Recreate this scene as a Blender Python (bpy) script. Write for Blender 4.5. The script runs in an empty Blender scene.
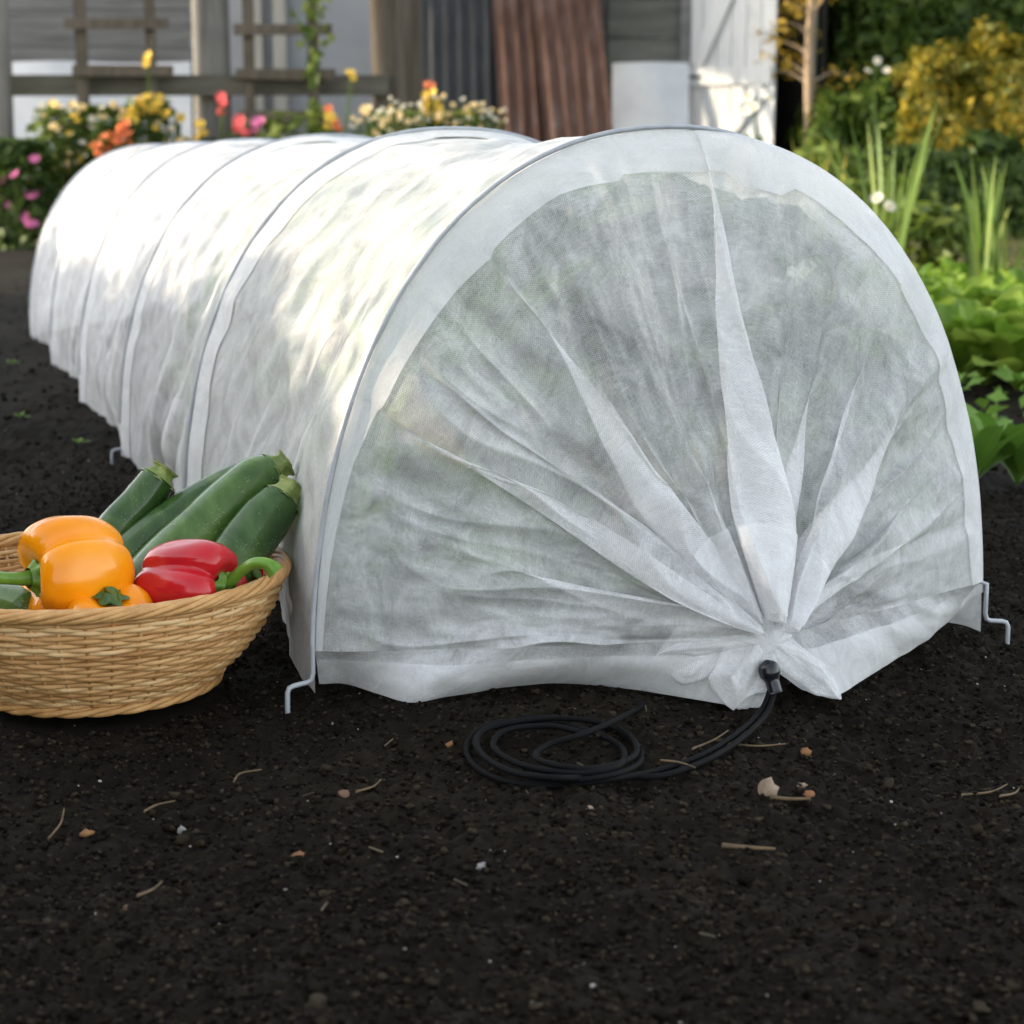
import bpy, math, random
import numpy as np
from mathutils import Vector, Matrix, noise as mnoise

random.seed(7)
rng = np.random.default_rng(11)
R = math.radians
SC = bpy.context.scene
COL = SC.collection

# ------------------------------------------------------------------ camera numbers
CAM_H, PITCH, FPX = 0.41, R(11.0), 1820.0
CP, SP = math.cos(PITCH), math.sin(PITCH)

def at(px, py, y):
    """world point seen at photograph pixel (px, py) standing at depth y"""
    a, u = px - 512.0, 512.0 - py
    wy, wz = FPX * CP + u * SP, u * CP - FPX * SP
    t = y / wy
    return Vector((a * t, y, CAM_H + wz * t))

def on_ground(px, py, z=0.0):
    a, u = px - 512.0, 512.0 - py
    wy, wz = FPX * CP + u * SP, u * CP - FPX * SP
    t = (z - CAM_H) / wz
    return Vector((a * t, wy * t, z))

# ------------------------------------------------------------------ mesh builder
class MB:
    def __init__(self):
        self.v, self.q, self.t, self.n = [], [], [], 0
        self.uv = []
        self.has_uv = False
    def add(self, V, quads=None, tris=None, uv=None):
        V = np.asarray(V, float).reshape(-1, 3)
        if quads is not None and len(quads): self.q.append(np.asarray(quads, int) + self.n)
        if tris is not None and len(tris): self.t.append(np.asarray(tris, int) + self.n)
        self.v.append(V); self.n += len(V)
        if uv is not None:
            self.has_uv = True; self.uv.append(np.asarray(uv, float).reshape(-1, 2))
        else:
            self.uv.append(np.zeros((len(V), 2)))
        return self
    def grid(self, P, close_u=False, close_v=False, uv=None):
        """P: (nu, nv, 3)"""
        nu, nv = P.shape[:2]
        I = np.arange(nu * nv).reshape(nu, nv)
        A = I if not close_u else np.vstack([I, I[:1]])
        if close_v: A = np.hstack([A, A[:, :1]])
        q = np.stack([A[:-1, :-1], A[1:, :-1], A[1:, 1:], A[:-1, 1:]], -1).reshape(-1, 4)
        return self.add(P.reshape(-1, 3), q, uv=None if uv is None else uv.reshape(-1, 2))
    def box(self, c, s, rot=None, jit=0):
        c = np.array(c, float); h = np.array(s, float) / 2
        V = np.array([[x, y, z] for x in (-1, 1) for y in (-1, 1) for z in (-1, 1)], float) * h
        if jit: V = V + rng.normal(0, jit, V.shape)
        if rot is not None: V = V @ np.array(rot).T
        return self.add(V + c, [[0, 1, 3, 2], [4, 6, 7, 5], [0, 4, 5, 1], [2, 3, 7, 6], [0, 2, 6, 4], [1, 5, 7, 3]])
    def tube(self, pts, rad, seg=8, cap=True, squash=None):
        P = np.asarray([list(p) for p in pts], float); n = len(P)
        rad = np.full(n, rad, float) if np.isscalar(rad) else np.asarray(rad, float)
        T = np.gradient(P, axis=0); T /= np.linalg.norm(T, axis=1)[:, None] + 1e-12
        ref = np.array([0, 0, 1.]) if abs(T[0, 2]) < .9 else np.array([1., 0, 0])
        N = np.zeros_like(P); b = np.cross(T[0], ref); b /= np.linalg.norm(b); N[0] = b
        for i in range(1, n):
            b = N[i-1] - T[i] * np.dot(N[i-1], T[i]); N[i] = b / (np.linalg.norm(b) + 1e-12)
        B = np.cross(T, N)
        a = np.linspace(0, 2 * np.pi, seg, endpoint=False)
        rr = rad[:, None] * np.ones(seg)
        if squash is not None: rr = rr * squash(a)[None, :]
        Q = P[:, None, :] + rr[..., None] * (np.cos(a)[None, :, None] * N[:, None, :] + np.sin(a)[None, :, None] * B[:, None, :])
        base = self.n
        self.grid(Q, close_v=True)
        if cap:
            c = np.array([P[0], P[-1]]); k = np.arange(seg)
            t0 = np.stack([np.full(seg, n * seg), (k + 1) % seg, k], -1)
            t1 = np.stack([np.full(seg, n * seg + 1), (n-1) * seg + k, (n-1) * seg + (k + 1) % seg], -1)
            self.n = base; self.v[-1] = np.vstack([self.v[-1], c]); self.uv[-1] = np.zeros((n * seg + 2, 2))
            self.t.append(np.vstack([t0, t1]) + base); self.n = base + n * seg + 2
        return self
    def build(self, name, mat=None, parent=None, smooth=True):
        me = bpy.data.meshes.new(name)
        V = np.vstack(self.v) if self.v else np.zeros((0, 3))
        q = np.vstack(self.q) if self.q else np.zeros((0, 4), int)
        t = np.vstack(self.t) if self.t else np.zeros((0, 3), int)
        loops = np.concatenate([q.ravel(), t.ravel()])
        tot = np.concatenate([np.full(len(q), 4), np.full(len(t), 3)])
        st = np.concatenate([[0], np.cumsum(tot)[:-1]]) if len(tot) else np.zeros(0)
        me.vertices.add(len(V)); me.vertices.foreach_set('co', V.ravel())
        me.loops.add(len(loops)); me.loops.foreach_set('vertex_index', loops.astype(np.int32))
        me.polygons.add(len(tot)); me.polygons.foreach_set('loop_start', st.astype(np.int32))
        me.polygons.foreach_set('loop_total', tot.astype(np.int32))
        me.update(calc_edges=True)
        me.polygons.foreach_set('use_smooth', np.full(len(tot), smooth))
        if self.has_uv:
            U = np.vstack(self.uv); l = me.uv_layers.new(name='UVMap')
            l.data.foreach_set('uv', U[loops].ravel())
        me.validate()
        if mat: me.materials.append(mat)
        o = bpy.data.objects.new(name, me); COL.objects.link(o)
        if parent: o.parent = parent
        return o

def tag(o, label, cat, group=None):
    o['label'] = label; o['category'] = cat
    if group: o['group'] = group
    return o
def thing(name, loc, label, cat, group=None, rz=0):
    o = bpy.data.objects.new(name, None); COL.objects.link(o)
    o.location = loc; o.rotation_euler = (0, 0, rz); o.empty_display_size = .05
    return tag(o, label, cat, group)
def copy_tree(o, parent=None):
    c = o.copy(); COL.objects.link(c); c.parent = parent
    for ch in [x for x in COL.objects if x.parent == o]: copy_tree(ch, c)
    return c

# ------------------------------------------------------------------ noise in numpy
TAB = rng.random((256, 256))
def vnoise(x, y, seed=0):
    x = np.asarray(x, float) + seed * 17.31; y = np.asarray(y, float) + seed * 9.77
    xi, yi = np.floor(x).astype(int), np.floor(y).astype(int)
    fx, fy = x - xi, y - yi
    fx, fy = fx * fx * (3 - 2 * fx), fy * fy * (3 - 2 * fy)
    g = lambda i, j: TAB[i & 255, j & 255]
    a = g(xi, yi) * (1 - fx) + g(xi + 1, yi) * fx
    b = g(xi, yi + 1) * (1 - fx) + g(xi + 1, yi + 1) * fx
    return (a * (1 - fy) + b * fy) * 2 - 1
def fbm(x, y, seed=0, o=4):
    s = 0; a = 1
    for k in range(o):
        s = s + a * vnoise(x * 2 ** k, y * 2 ** k, seed + k); a *= .5
    return s
def sstep(a, b, x):
    t = np.clip((np.asarray(x, float) - a) / (b - a), 0, 1); return t * t * (3 - 2 * t)
def catmull(pts, n=12, closed=False):
    P = [np.array(list(p), float) for p in pts]; P = [2 * P[0] - P[1]] + P + [2 * P[-1] - P[-2]]
    out = []
    for i in range(1, len(P) - 2):
        for k in range(n):
            t = k / n; a, b, c, d = P[i-1:i+3]
            out.append(.5 * (2*b + (c-a)*t + (2*a-5*b+4*c-d)*t*t + (3*b-a-3*c+d)*t**3))
    out.append(P[-2]); return np.array(out)

# ------------------------------------------------------------------ materials
def new_mat(name):
    m = bpy.data.materials.new(name); m.use_nodes = True; m.node_tree.nodes.clear()
    return m, m.node_tree.nodes, m.node_tree.links
def N(ns, typ, **kw):
    n = ns.new(typ)
    for k, v in kw.items():
        if k in n.inputs.keys(): n.inputs[k].default_value = v
        else: setattr(n, k, v)
    return n
def c4(c): return (c[0], c[1], c[2], 1)
def ramp(ns, ls, fac, stops):
    r = ns.new('ShaderNodeValToRGB'); e = r.color_ramp.elements
    while len(e) > 1: e.remove(e[-1])
    e[0].position, e[0].color = stops[0][0], c4(stops[0][1])
    for p, c in stops[1:]:
        k = e.new(p); k.color = c4(c)
    ls.new(fac, r.inputs[0]); return r.outputs[0]
def coords(ns, ls, scale=(1, 1, 1), kind='Object', rot=(0, 0, 0)):
    tc = ns.new('ShaderNodeTexCoord'); mp = N(ns, 'ShaderNodeMapping')
    mp.inputs['Scale'].default_value = scale; mp.inputs['Rotation'].default_value = rot
    ls.new(tc.outputs[kind], mp.inputs[0]); return mp.outputs[0]
def ntex(ns, ls, vec, scale, detail=4, rough=.55, dist=0):
    n = N(ns, 'ShaderNodeTexNoise', Scale=scale, Detail=detail, Roughness=rough, Distortion=dist)
    if vec is not None: ls.new(vec, n.inputs['Vector'])
    return n.outputs['Fac']
def math_(ns, ls, op, a, b=None, clamp=False):
    n = ns.new('ShaderNodeMath'); n.operation = op; n.use_clamp = clamp
    for i, x in enumerate((a, b)):
        if x is None: continue
        if isinstance(x, (int, float)): n.inputs[i].default_value = x
        else: ls.new(x, n.inputs[i])
    return n.outputs[0]
def noisy(name, stops, scale=8, stretch=(1, 1, 1), rough=.8, bump=0, bscale=None, spec=.3, detail=6, metal=0, dist=0, bdist=.002):
    m, ns, ls = new_mat(name)
    v = coords(ns, ls, stretch)
    f = ntex(ns, ls, v, scale, detail, .6, dist)
    c = ramp(ns, ls, f, stops)
    p = N(ns, 'ShaderNodeBsdfPrincipled', Roughness=rough, Metallic=metal)
    p.inputs['Specular IOR Level'].default_value = spec
    ls.new(c, p.inputs['Base Color'])
    if bump:
        b = N(ns, 'ShaderNodeBump', Strength=bump, Distance=bdist)
        ls.new(ntex(ns, ls, v, bscale or scale * 3, 5), b.inputs['Height']); ls.new(b.outputs[0], p.inputs['Normal'])
    o = ns.new('ShaderNodeOutputMaterial'); ls.new(p.outputs[0], o.inputs[0])
    return m
def leaf_mat(name, dark, mid, light, trans=.35, rough=.5, scale=9):
    """leaf: colour differs from leaf to leaf, light passes through"""
    m, ns, ls = new_mat(name)
    g = ns.new('ShaderNodeNewGeometry')
    f = ntex(ns, ls, coords(ns, ls), scale, 3)
    s = math_(ns, ls, 'ADD', math_(ns, ls, 'MULTIPLY', g.outputs['Random Per Island'], .6), math_(ns, ls, 'MULTIPLY', f, .45))
    c = ramp(ns, ls, s, [(.12, dark), (.5, mid), (.9, light)])
    p = N(ns, 'ShaderNodeBsdfPrincipled', Roughness=rough); p.inputs['Specular IOR Level'].default_value = .3
    ls.new(c, p.inputs['Base Color'])
    t = ns.new('ShaderNodeBsdfTranslucent'); ls.new(c, t.inputs['Color'])
    mx = N(ns, 'ShaderNodeMixShader', Fac=trans)
    ls.new(p.outputs[0], mx.inputs[1]); ls.new(t.outputs[0], mx.inputs[2])
    o = ns.new('ShaderNodeOutputMaterial'); ls.new(mx.outputs[0], o.inputs[0])
    return m

def island_mat(name, stops, scale=20, stretch=(1, 1, 1), rough=.8, spec=.2, mixk=.55, bump=.3, bscale=200):
    """every loose piece (crumb, strand) has its own tone"""
    m, ns, ls = new_mat(name); g = ns.new('ShaderNodeNewGeometry'); v = coords(ns, ls, stretch)
    s = math_(ns, ls, 'ADD', math_(ns, ls, 'MULTIPLY', g.outputs['Random Per Island'], mixk), math_(ns, ls, 'MULTIPLY', ntex(ns, ls, v, scale, 4), 1 - mixk))
    p = N(ns, 'ShaderNodeBsdfPrincipled', Roughness=rough); p.inputs['Specular IOR Level'].default_value = spec
    ls.new(ramp(ns, ls, s, stops), p.inputs['Base Color'])
    b = N(ns, 'ShaderNodeBump', Strength=bump, Distance=.001); ls.new(ntex(ns, ls, v, bscale, 4), b.inputs['Height']); ls.new(b.outputs[0], p.inputs['Normal'])
    o = ns.new('ShaderNodeOutputMaterial'); ls.new(p.outputs[0], o.inputs[0]); return m

def fleece_mat(name, base=.6, blotch=.5, fiber=.45, dots=.09):
    """spun-bonded fleece: white fibres with gaps the eye sees through"""
    m, ns, ls = new_mat(name)
    tc = ns.new('ShaderNodeTexCoord'); uv = tc.outputs['UV']
    def mapped(scale, rot):
        mp = ns.new('ShaderNodeMapping'); mp.inputs['Scale'].default_value = scale; mp.inputs['Rotation'].default_value = (0, 0, rot)
        ls.new(uv, mp.inputs[0]); return mp.outputs[0]
    b = ntex(ns, ls, mapped((1, 1, 1), 0), 20, 8, .68, 1.2)
    f1 = ntex(ns, ls, mapped((70, 330, 1), .5), 1, 4, .65, 2.2)
    f2 = ntex(ns, ls, mapped((330, 90, 1), .3), 1, 4, .65, 2.2)
    fib = math_(ns, ls, 'MAXIMUM', f1, f2)
    sx = ns.new('ShaderNodeSeparateXYZ'); ls.new(uv, sx.inputs[0])
    w = 2 * math.pi / .0021
    d = math_(ns, ls, 'MULTIPLY', math_(ns, ls, 'SINE', math_(ns, ls, 'MULTIPLY', sx.outputs[0], w)),
              math_(ns, ls, 'SINE', math_(ns, ls, 'MULTIPLY', sx.outputs[1], w)))
    a = math_(ns, ls, 'MULTIPLY', math_(ns, ls, 'SUBTRACT', b, .5), blotch)
    a = math_(ns, ls, 'ADD', a, math_(ns, ls, 'MULTIPLY', math_(ns, ls, 'SUBTRACT', fib, .58), fiber))
    a = math_(ns, ls, 'ADD', a, math_(ns, ls, 'MULTIPLY', d, dots))
    a = math_(ns, ls, 'ADD', a, math_(ns, ls, 'MULTIPLY', math_(ns, ls, 'SUBTRACT', ntex(ns, ls, mapped((1, 1, 1), .8), 6, 3), .5), blotch * .5))
    a = math_(ns, ls, 'ADD', a, base, True)
    df = N(ns, 'ShaderNodeBsdfDiffuse', Color=(.89, .89, .90, 1)); tr = N(ns, 'ShaderNodeBsdfTranslucent', Color=(.89, .89, .90, 1))
    bp = N(ns, 'ShaderNodeBump', Strength=.25, Distance=.001); ls.new(fib, bp.inputs['Height'])
    ls.new(bp.outputs[0], df.inputs['Normal'])
    m1 = N(ns, 'ShaderNodeMixShader', Fac=.25); ls.new(df.outputs[0], m1.inputs[1]); ls.new(tr.outputs[0], m1.inputs[2])
    tp = ns.new('ShaderNodeBsdfTransparent')
    m2 = ns.new('ShaderNodeMixShader'); ls.new(a, m2.inputs[0]); ls.new(tp.outputs[0], m2.inputs[1]); ls.new(m1.outputs[0], m2.inputs[2])
    o = ns.new('ShaderNodeOutputMaterial'); ls.new(m2.outputs[0], o.inputs[0])
    return m

MAT = {}
MAT['fleece'] = fleece_mat('fleece', .62, .75)
MAT['fleece_thin'] = fleece_mat('thin_fleece', .60, .85, .8, .12)
MAT['fleece_hem'] = fleece_mat('fleece_hem', .70, .5)
MAT['steel'] = noisy('galvanised_wire', [(.3, (.32, .34, .37)), (.7, (.44, .46, .49))], 60, rough=.5, metal=.15, spec=.5)
MAT['cord'] = noisy('black_cord', [(.3, (.0014, .0017, .002)), (.7, (.0035, .004, .005))], 300, rough=.75, spec=.15, bump=.4, bscale=900)
MAT['black_plastic'] = noisy('black_plastic', [(.3, (.006, .007, .01)), (.7, (.01, .012, .016))], 40, rough=.25, spec=.5)
MAT['cane'] = island_mat('cane', [(.2, (.36, .17, .052)), (.5, (.60, .34, .135)), (.8, (.80, .57, .30))], 45, (1, 1, 2), .45, .4, .4)
MAT['cane_rim'] = noisy('cane_rim', [(.25, (.38, .18, .055)), (.55, (.58, .32, .12)), (.8, (.72, .46, .20))], 45, rough=.45, bump=.3, bscale=200, spec=.4)
MAT['straw'] = noisy('straw', [(.3, (.075, .05, .026)), (.7, (.19, .13, .07))], 60, rough=.7)
MAT['wood_grey'] = noisy('weathered_wood', [(.25, (0.0888, 0.0848, 0.0816)), (.5, (0.1424, 0.1392, 0.1360)), (.75, (0.2040, 0.1968, 0.1904))], 3.5, (.7, 6, 7), rough=.85, bump=.4, bscale=12)
MAT['wood_green'] = noisy('algae_wood', [(.25, (0.0680, 0.0714, 0.0578)), (.5, (0.1156, 0.1190, 0.1020)), (.75, (0.1700, 0.1700, 0.1496))], 3.5, (.7, 6, 7), rough=.85, bump=.4, bscale=12)
MAT['post_grey'] = noisy('grey_post', [(.25, (0.0867, 0.0833, 0.0723)), (.5, (0.1590, 0.1513, 0.1377)), (.75, (0.2244, 0.2167, 0.2023))], 3.5, (7, 7, .6), rough=.85, bump=.5, bscale=10)
MAT['post_brown'] = noisy('brown_post', [(.3, (0.0399, 0.0306, 0.0204)), (.5, (0.0723, 0.0595, 0.0433)), (.7, (0.1232, 0.1088, 0.0867))], 3, (7, 7, .5), rough=.85, bump=.5, bscale=10)
MAT['trellis'] = noisy('trellis_wood', [(.3, (0.0578, 0.0476, 0.0340)), (.7, (0.1156, 0.0952, 0.0714))], 6, (4, 4, 1), rough=.85)
MAT['rail'] = noisy('rail_wood', [(.3, (0.0578, 0.0544, 0.0408)), (.7, (0.1156, 0.1088, 0.0850))], 4, (1, 6, 6), rough=.85)
MAT['white_board'] = noisy('white_board', [(.3, (0.4698, 0.4869, 0.5130)), (.7, (0.6156, 0.6327, 0.6579))], 4, rough=.6)
MAT['grey_panel'] = noisy('grey_panel', [(.3, (0.2167, 0.2244, 0.2389)), (.7, (0.2746, 0.2822, 0.2958))], 3, rough=.7)
MAT['pale_batten'] = noisy('pale_batten', [(.3, (0.2601, 0.2456, 0.2167)), (.7, (0.3468, 0.3256, 0.2890))], 5, (5, 5, .6), rough=.8)
MAT['white_paint'] = noisy('flaking_white_paint', [(.2, (0.3010, 0.3010, 0.2922)), (.42, (0.4849, 0.4928, 0.4928)), (.75, (0.5518, 0.5597, 0.5597))], 4, (6, 6, .8), rough=.6, bump=.3, bscale=16)
MAT['rust'] = noisy('rusty_iron', [(.28, (.045, .024, .017)), (.48, (.085, .043, .030)), (.62, (.11, .068, .054)), (.78, (.19, .165, .16))], 3.5, (5, 5, .6), rough=.85, bump=.2)
MAT['black_iron'] = noisy('black_iron', [(.35, (0.0112, 0.0128, 0.0152)), (.6, (0.0240, 0.0264, 0.0304)), (.85, (0.0960, 0.1000, 0.1080))], 4, (7, 7, .5), rough=.6)
MAT['dark_inside'] = noisy('dark_inside', [(.3, (.012, .011, .01)), (.7, (.025, .023, .02))], 3, rough=.9)
MAT['felt'] = noisy('roof_felt', [(.3, (.05, .05, .05)), (.7, (.08, .08, .08))], 6, rough=.95)
MAT['bark'] = noisy('bark', [(.3, (.15, .11, .07)), (.7, (.33, .25, .17))], 6, (4, 4, 1.2), rough=.9, bump=.5)
MAT['stem'] = noisy('green_stem', [(.3, (.05, .09, .02)), (.7, (.10, .16, .04))], 20, rough=.6)
MAT['hedge'] = leaf_mat('hedge_leaf', (.025, .052, .008), (.068, .12, .018), (.16, .21, .03), .35, .5, 2.5)
MAT['sunlit_gold'] = leaf_mat('sunlit_gold_leaf', (.04, .08, .01), (.18, .165, .018), (.50, .36, .04), .4, .5, 3.2)  # low sun's gold put into the leaf colour, green left between
MAT['sunlit_yellow'] = leaf_mat('sunlit_yellow_leaf', (.14, .12, .015), (.36, .24, .03), (.52, .34, .05), .4)  # warm sunlight on the leaves is put into this yellow
MAT['bedleaf'] = leaf_mat('bed_leaf', (.018, .04, .008), (.05, .09, .018), (.11, .16, .03))
MAT['limeleaf'] = leaf_mat('lime_leaf', (.05, .09, .012), (.11, .16, .022), (.19, .22, .04))
MAT['lettuce'] = leaf_mat('lettuce_leaf', (.06, .135, .012), (.135, .235, .022), (.24, .33, .05), .4, .55, 30)
MAT['iris'] = leaf_mat('sword_leaf', (.06, .12, .02), (.12, .20, .035), (.26, .30, .06), .35)
MAT['weed'] = leaf_mat('weed_leaf', (.07, .15, .018), (.13, .25, .035), (.20, .34, .06), .35, .45)
MAT['brassica'] = leaf_mat('brassica_leaf', (.03, .09, .016), (.10, .23, .048), (.22, .37, .10), .35, .5, 12)
MAT['grass'] = leaf_mat('grass_blade', (.05, .06, .015), (.10, .11, .03), (.17, .15, .06), .3)
MAT['crumb'] = island_mat('soil_crumb', [(.2, (.0044, .0032, .0018)), (.5, (.0115, .0086, .0050)), (.75, (.028, .0215, .0135)), (.95, (.060, .047, .032))], 90, rough=.95, spec=.1, mixk=.7, bump=.6, bscale=600)
def flower_mat(name, c, r=.6):
    d = tuple(x * .75 for x in c)
    return leaf_mat(name, d, c, tuple(min(1, x * 1.15) for x in c), .35, r, 30)
MAT['f_pink'] = flower_mat('pink_petal', (.56, .15, .32))
MAT['f_white'] = flower_mat('white_petal', (.75, .73, .62))
MAT['f_cream'] = flower_mat('cream_petal', (.78, .60, .30))
MAT['f_yellow'] = flower_mat('yellow_petal', (.72, .50, .07))
MAT['f_orange'] = flower_mat('orange_petal', (.72, .22, .09))
MAT['f_coral'] = flower_mat('coral_petal', (.72, .13, .14))
MAT['f_centre'] = flower_mat('flower_centre', (.62, .36, .03))
# ------------------------------------------------------------------ soil
BASKET = np.array([-0.332, 1.400])
def soil_h(x, y):
    x = np.asarray(x, float); y = np.asarray(y, float)
    h = .009 * fbm(x * 3.1, y * 3.1, 3, 2) + .0035 * fbm(x * 17, y * 17, 5, 2) + .0022 * fbm(x * 60, y * 60, 7, 2)
    near = 1 - sstep(4, 7, y)
    h = h + near * .0034 * np.abs(fbm(x * 150, y * 150, 9, 2)) * 1.6
    d = np.hypot(x - BASKET[0], y - BASKET[1])
    k = sstep(.10, .17, d)
    h = h * k - .006 * (1 - k)
    h = h - .004
    h = h * (1 - .6 * sstep(6, 9, y))
    return np.minimum(h, .016)
def dense(lo, hi, step): return np.arange(lo, hi, step)
def grow(start, end, first, k=1.12):
    out = [start]; s = first
    while abs(out[-1] - start) < abs(end - start):
        out.append(out[-1] + math.copysign(s, end - start)); s *= k
    return out
xs = np.array(sorted(set(grow(-.80, -400, .006)[1:] + list(dense(-.80, .95, .0036)) + grow(.95, 400, .006))))
ys = np.array(sorted(set(grow(.66, -60, .006)[1:] + list(dense(.66, 1.9, .0034)) + grow(1.9, 600, .0040, 1.02))))
X, Y = np.meshgrid(xs, ys, indexing='ij')
Z = np.where((np.abs(X) < 14) & (Y < 20) & (Y > -6), soil_h(X, Y), -.004)
m, ns, ls = new_mat('peat_soil')
v = coords(ns, ls)
f1 = ntex(ns, ls, v, 55, 8, .7); f2 = ntex(ns, ls, v, 6, 4); f3 = ntex(ns, ls, v, 420, 3, .6)
s = math_(ns, ls, 'ADD', math_(ns, ls, 'MULTIPLY', f1, .42), math_(ns, ls, 'ADD', math_(ns, ls, 'MULTIPLY', f2, .33), math_(ns, ls, 'MULTIPLY', f3, .25)))
c = ramp(ns, ls, s, [(.36, (.0032, .0024, .0014)), (.5, (.0086, .0064, .0038)), (.64, (.0205, .0158, .0098))])
p = N(ns, 'ShaderNodeBsdfPrincipled', Roughness=.95); p.inputs['Specular IOR Level'].default_value = .12
ls.new(c, p.inputs['Base Color'])
bp = N(ns, 'ShaderNodeBump', Strength=.7, Distance=.004); ls.new(s, bp.inputs['Height']); ls.new(bp.outputs[0], p.inputs['Normal'])
o = ns.new('ShaderNodeOutputMaterial'); ls.new(p.outputs[0], o.inputs[0]); MAT['soil'] = m
g = MB().grid(np.stack([X, Y, Z], -1)).build('ground', m); g['kind'] = 'structure'

# crumbs of soil lying loose on the bed
def ico(sub=0):
    import bmesh
    bm = bmesh.new(); bmesh.ops.create_icosphere(bm, subdivisions=sub + 1, radius=1)
    bm.verts.ensure_lookup_table()
    V = np.array([v.co[:] for v in bm.verts]); F = np.array([[v.index for v in f.verts] for f in bm.faces]); bm.free(); return V, F
def scatter_lumps(mb, pts, size, sub, flat=.75, jit=.22, sink=.25):
    V, F = ico(sub); n = len(pts)
    a = rng.random(n) * 6.283; ca, sa = np.cos(a), np.sin(a)
    S = size[:, None] * rng.uniform(.7, 1.3, (n, 3)); S[:, 2] *= flat
    P = V[None] * (1 + rng.normal(0, jit, (n, len(V), 1))) * S[:, None, :]
    x = P[..., 0] * ca[:, None] - P[..., 1] * sa[:, None]; y = P[..., 0] * sa[:, None] + P[..., 1] * ca[:, None]
    P = np.stack([x, y, P[..., 2]], -1) + pts[:, None, :]
    P[..., 2] += (size * (flat - sink))[:, None]
    Q = (F[None] + (np.arange(n) * len(V))[:, None, None]).reshape(-1, 3)
    mb.add(P.reshape(-1, 3), tris=Q)
def bed_points(n, y0, y1, p=1.6):
    y = y0 + (y1 - y0) * rng.random(n) ** p
    x = (rng.random(n) * 2 - 1) * (.31 * y + .06)
    return x, y
crumb = MAT['crumb'] if True else noisy('soil_crumb', [(.3, (.009, .0075, .006)), (.5, (.021, .018, .0145)), (.75, (.056, .050, .042))], 60, rough=.95, spec=.1, bump=.6, bscale=500)
mb = MB()
for n, lo, hi, sub, y1 in ((34000, .0009, .0021, 0, 2.3), (9500, .0013, .0026, 1, 2.6), (170, .0030, .0048, 1, 3.4), (7000, .0018, .0048, 1, 6.5)):
    x, y = bed_points(n, .72, y1, 1.25)
    keep = (np.hypot(x - BASKET[0], y - BASKET[1]) > .10) & ((y1 < 6) | (y > 2.3))
    x, y = x[keep], y[keep]
    size = lo + (hi - lo) * rng.random(len(x)) ** 1.8
    scatter_lumps(mb, np.stack([x, y, soil_h(x, y)], -1), size, sub)
o = mb.build('soil_crumbs', crumb); o['kind'] = 'stuff'
# pale grit and chips, far too many to count
grit = noisy('pale_grit', [(.3, (.16, .14, .12)), (.6, (.34, .32, .29)), (.8, (.55, .53, .5))], 9, rough=.6)
mb = MB(); x, y = bed_points(420, .74, 3.2, 1.3)
scatter_lumps(mb, np.stack([x, y, soil_h(x, y)], -1), .0006 + .0009 * rng.random(420) ** 2, 0)
o = mb.build('grit', grit); o['kind'] = 'stuff'
# plant fibres and bits of straw mixed into the surface
mb = MB()
for k in range(60):
    x, y = bed_points(1, .74, 3.0, 1.2); x, y = x[0], y[0]
    a = rng.random() * 6.28; L = rng.uniform(.003, .009)
    pts = [(x + math.cos(a) * L * (t - .5), y + math.sin(a) * L * (t - .5), float(soil_h(x, y)) + .0028 + .003 * t) for t in np.linspace(0, 1, 4)]
    mb.tube(pts, rng.uniform(.0004, .0008), 4)
o = mb.build('chaff', noisy('chaff', [(.3, (.06, .05, .03)), (.7, (.17, .14, .09))], 40, rough=.8)); o['kind'] = 'stuff'

def G(px, py, z=.0): return on_ground(px, py, z)
def stone(px, py, w, h, col, label, group='stones on the soil', fl=.55):
    p = G(px, py, .004); s = p.y / 1790 * .85
    V, F = ico(1); V = V * (1 + rng.normal(0, .16, (len(V), 1)))
    V = V * np.array([w * s / 2, w * s * .45, h * s / 2 * 1.1])
    mb = MB().add(V, tris=F); o = mb.build('stone', noisy('stone_' + col[0], col[1], 90, rough=.8, bump=.3), smooth=True)
    o.location = (p.x, p.y, float(soil_h(p.x, p.y)) + h * s * .28); o.rotation_euler = (0, rng.uniform(-.3, .3), rng.uniform(-.5, .5))
    tag(o, label, 'stone', group); return o
BUFF = ('buff', [(.3, (.20, .14, .10)), (.7, (.36, .27, .20))]); ORG = ('orange', [(.3, (.15, .065, .025)), (.7, (.30, .15, .065))])
BRN = ('brown', [(.3, (.12, .07, .045)), (.7, (.22, .13, .085))]); GRY = ('grey', [(.3, (.16, .155, .145)), (.7, (.30, .29, .27))])
stone(768, 797, 24, 26, BUFF, 'buff pointed stone chip, the largest stone right of the black cord')
stone(806, 746, 13, 11, ORG, 'orange stone chip right of the black cord, farther from the viewer of two')
stone(809, 794, 14, 11, ORG, 'orange stone chip beside the large buff stone')
stone(802, 781, 13, 6, BUFF, 'small flat pinkish stone between the buff stone and the orange chips')
stone(344, 792, 14, 10, BRN, 'brown rounded pebble left of the cord coil beside a straw stalk')
stone(299, 842, 18, 9, ORG, 'flat orange chip alone on bare soil, in front of the basket')
stone(86, 824, 15, 8, ORG, 'thin orange chip on the soil below the basket')
stone(126, 890, 13, 10, BRN, 'brown pebble nearest the viewer, with a straw stalk at its side')
stone(181, 815, 10, 12, GRY, 'pale grey chip standing up in front of the basket')
stone(481, 869, 15, 9, GRY, 'pale grey flat stone in front of the cord coil')
stone(590, 814, 11, 6, BUFF, 'small tan pebble just in front of the cord coil')
stone(450, 745, 12, 7, ORG, 'small orange chip touching the left of the cord coil')
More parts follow.
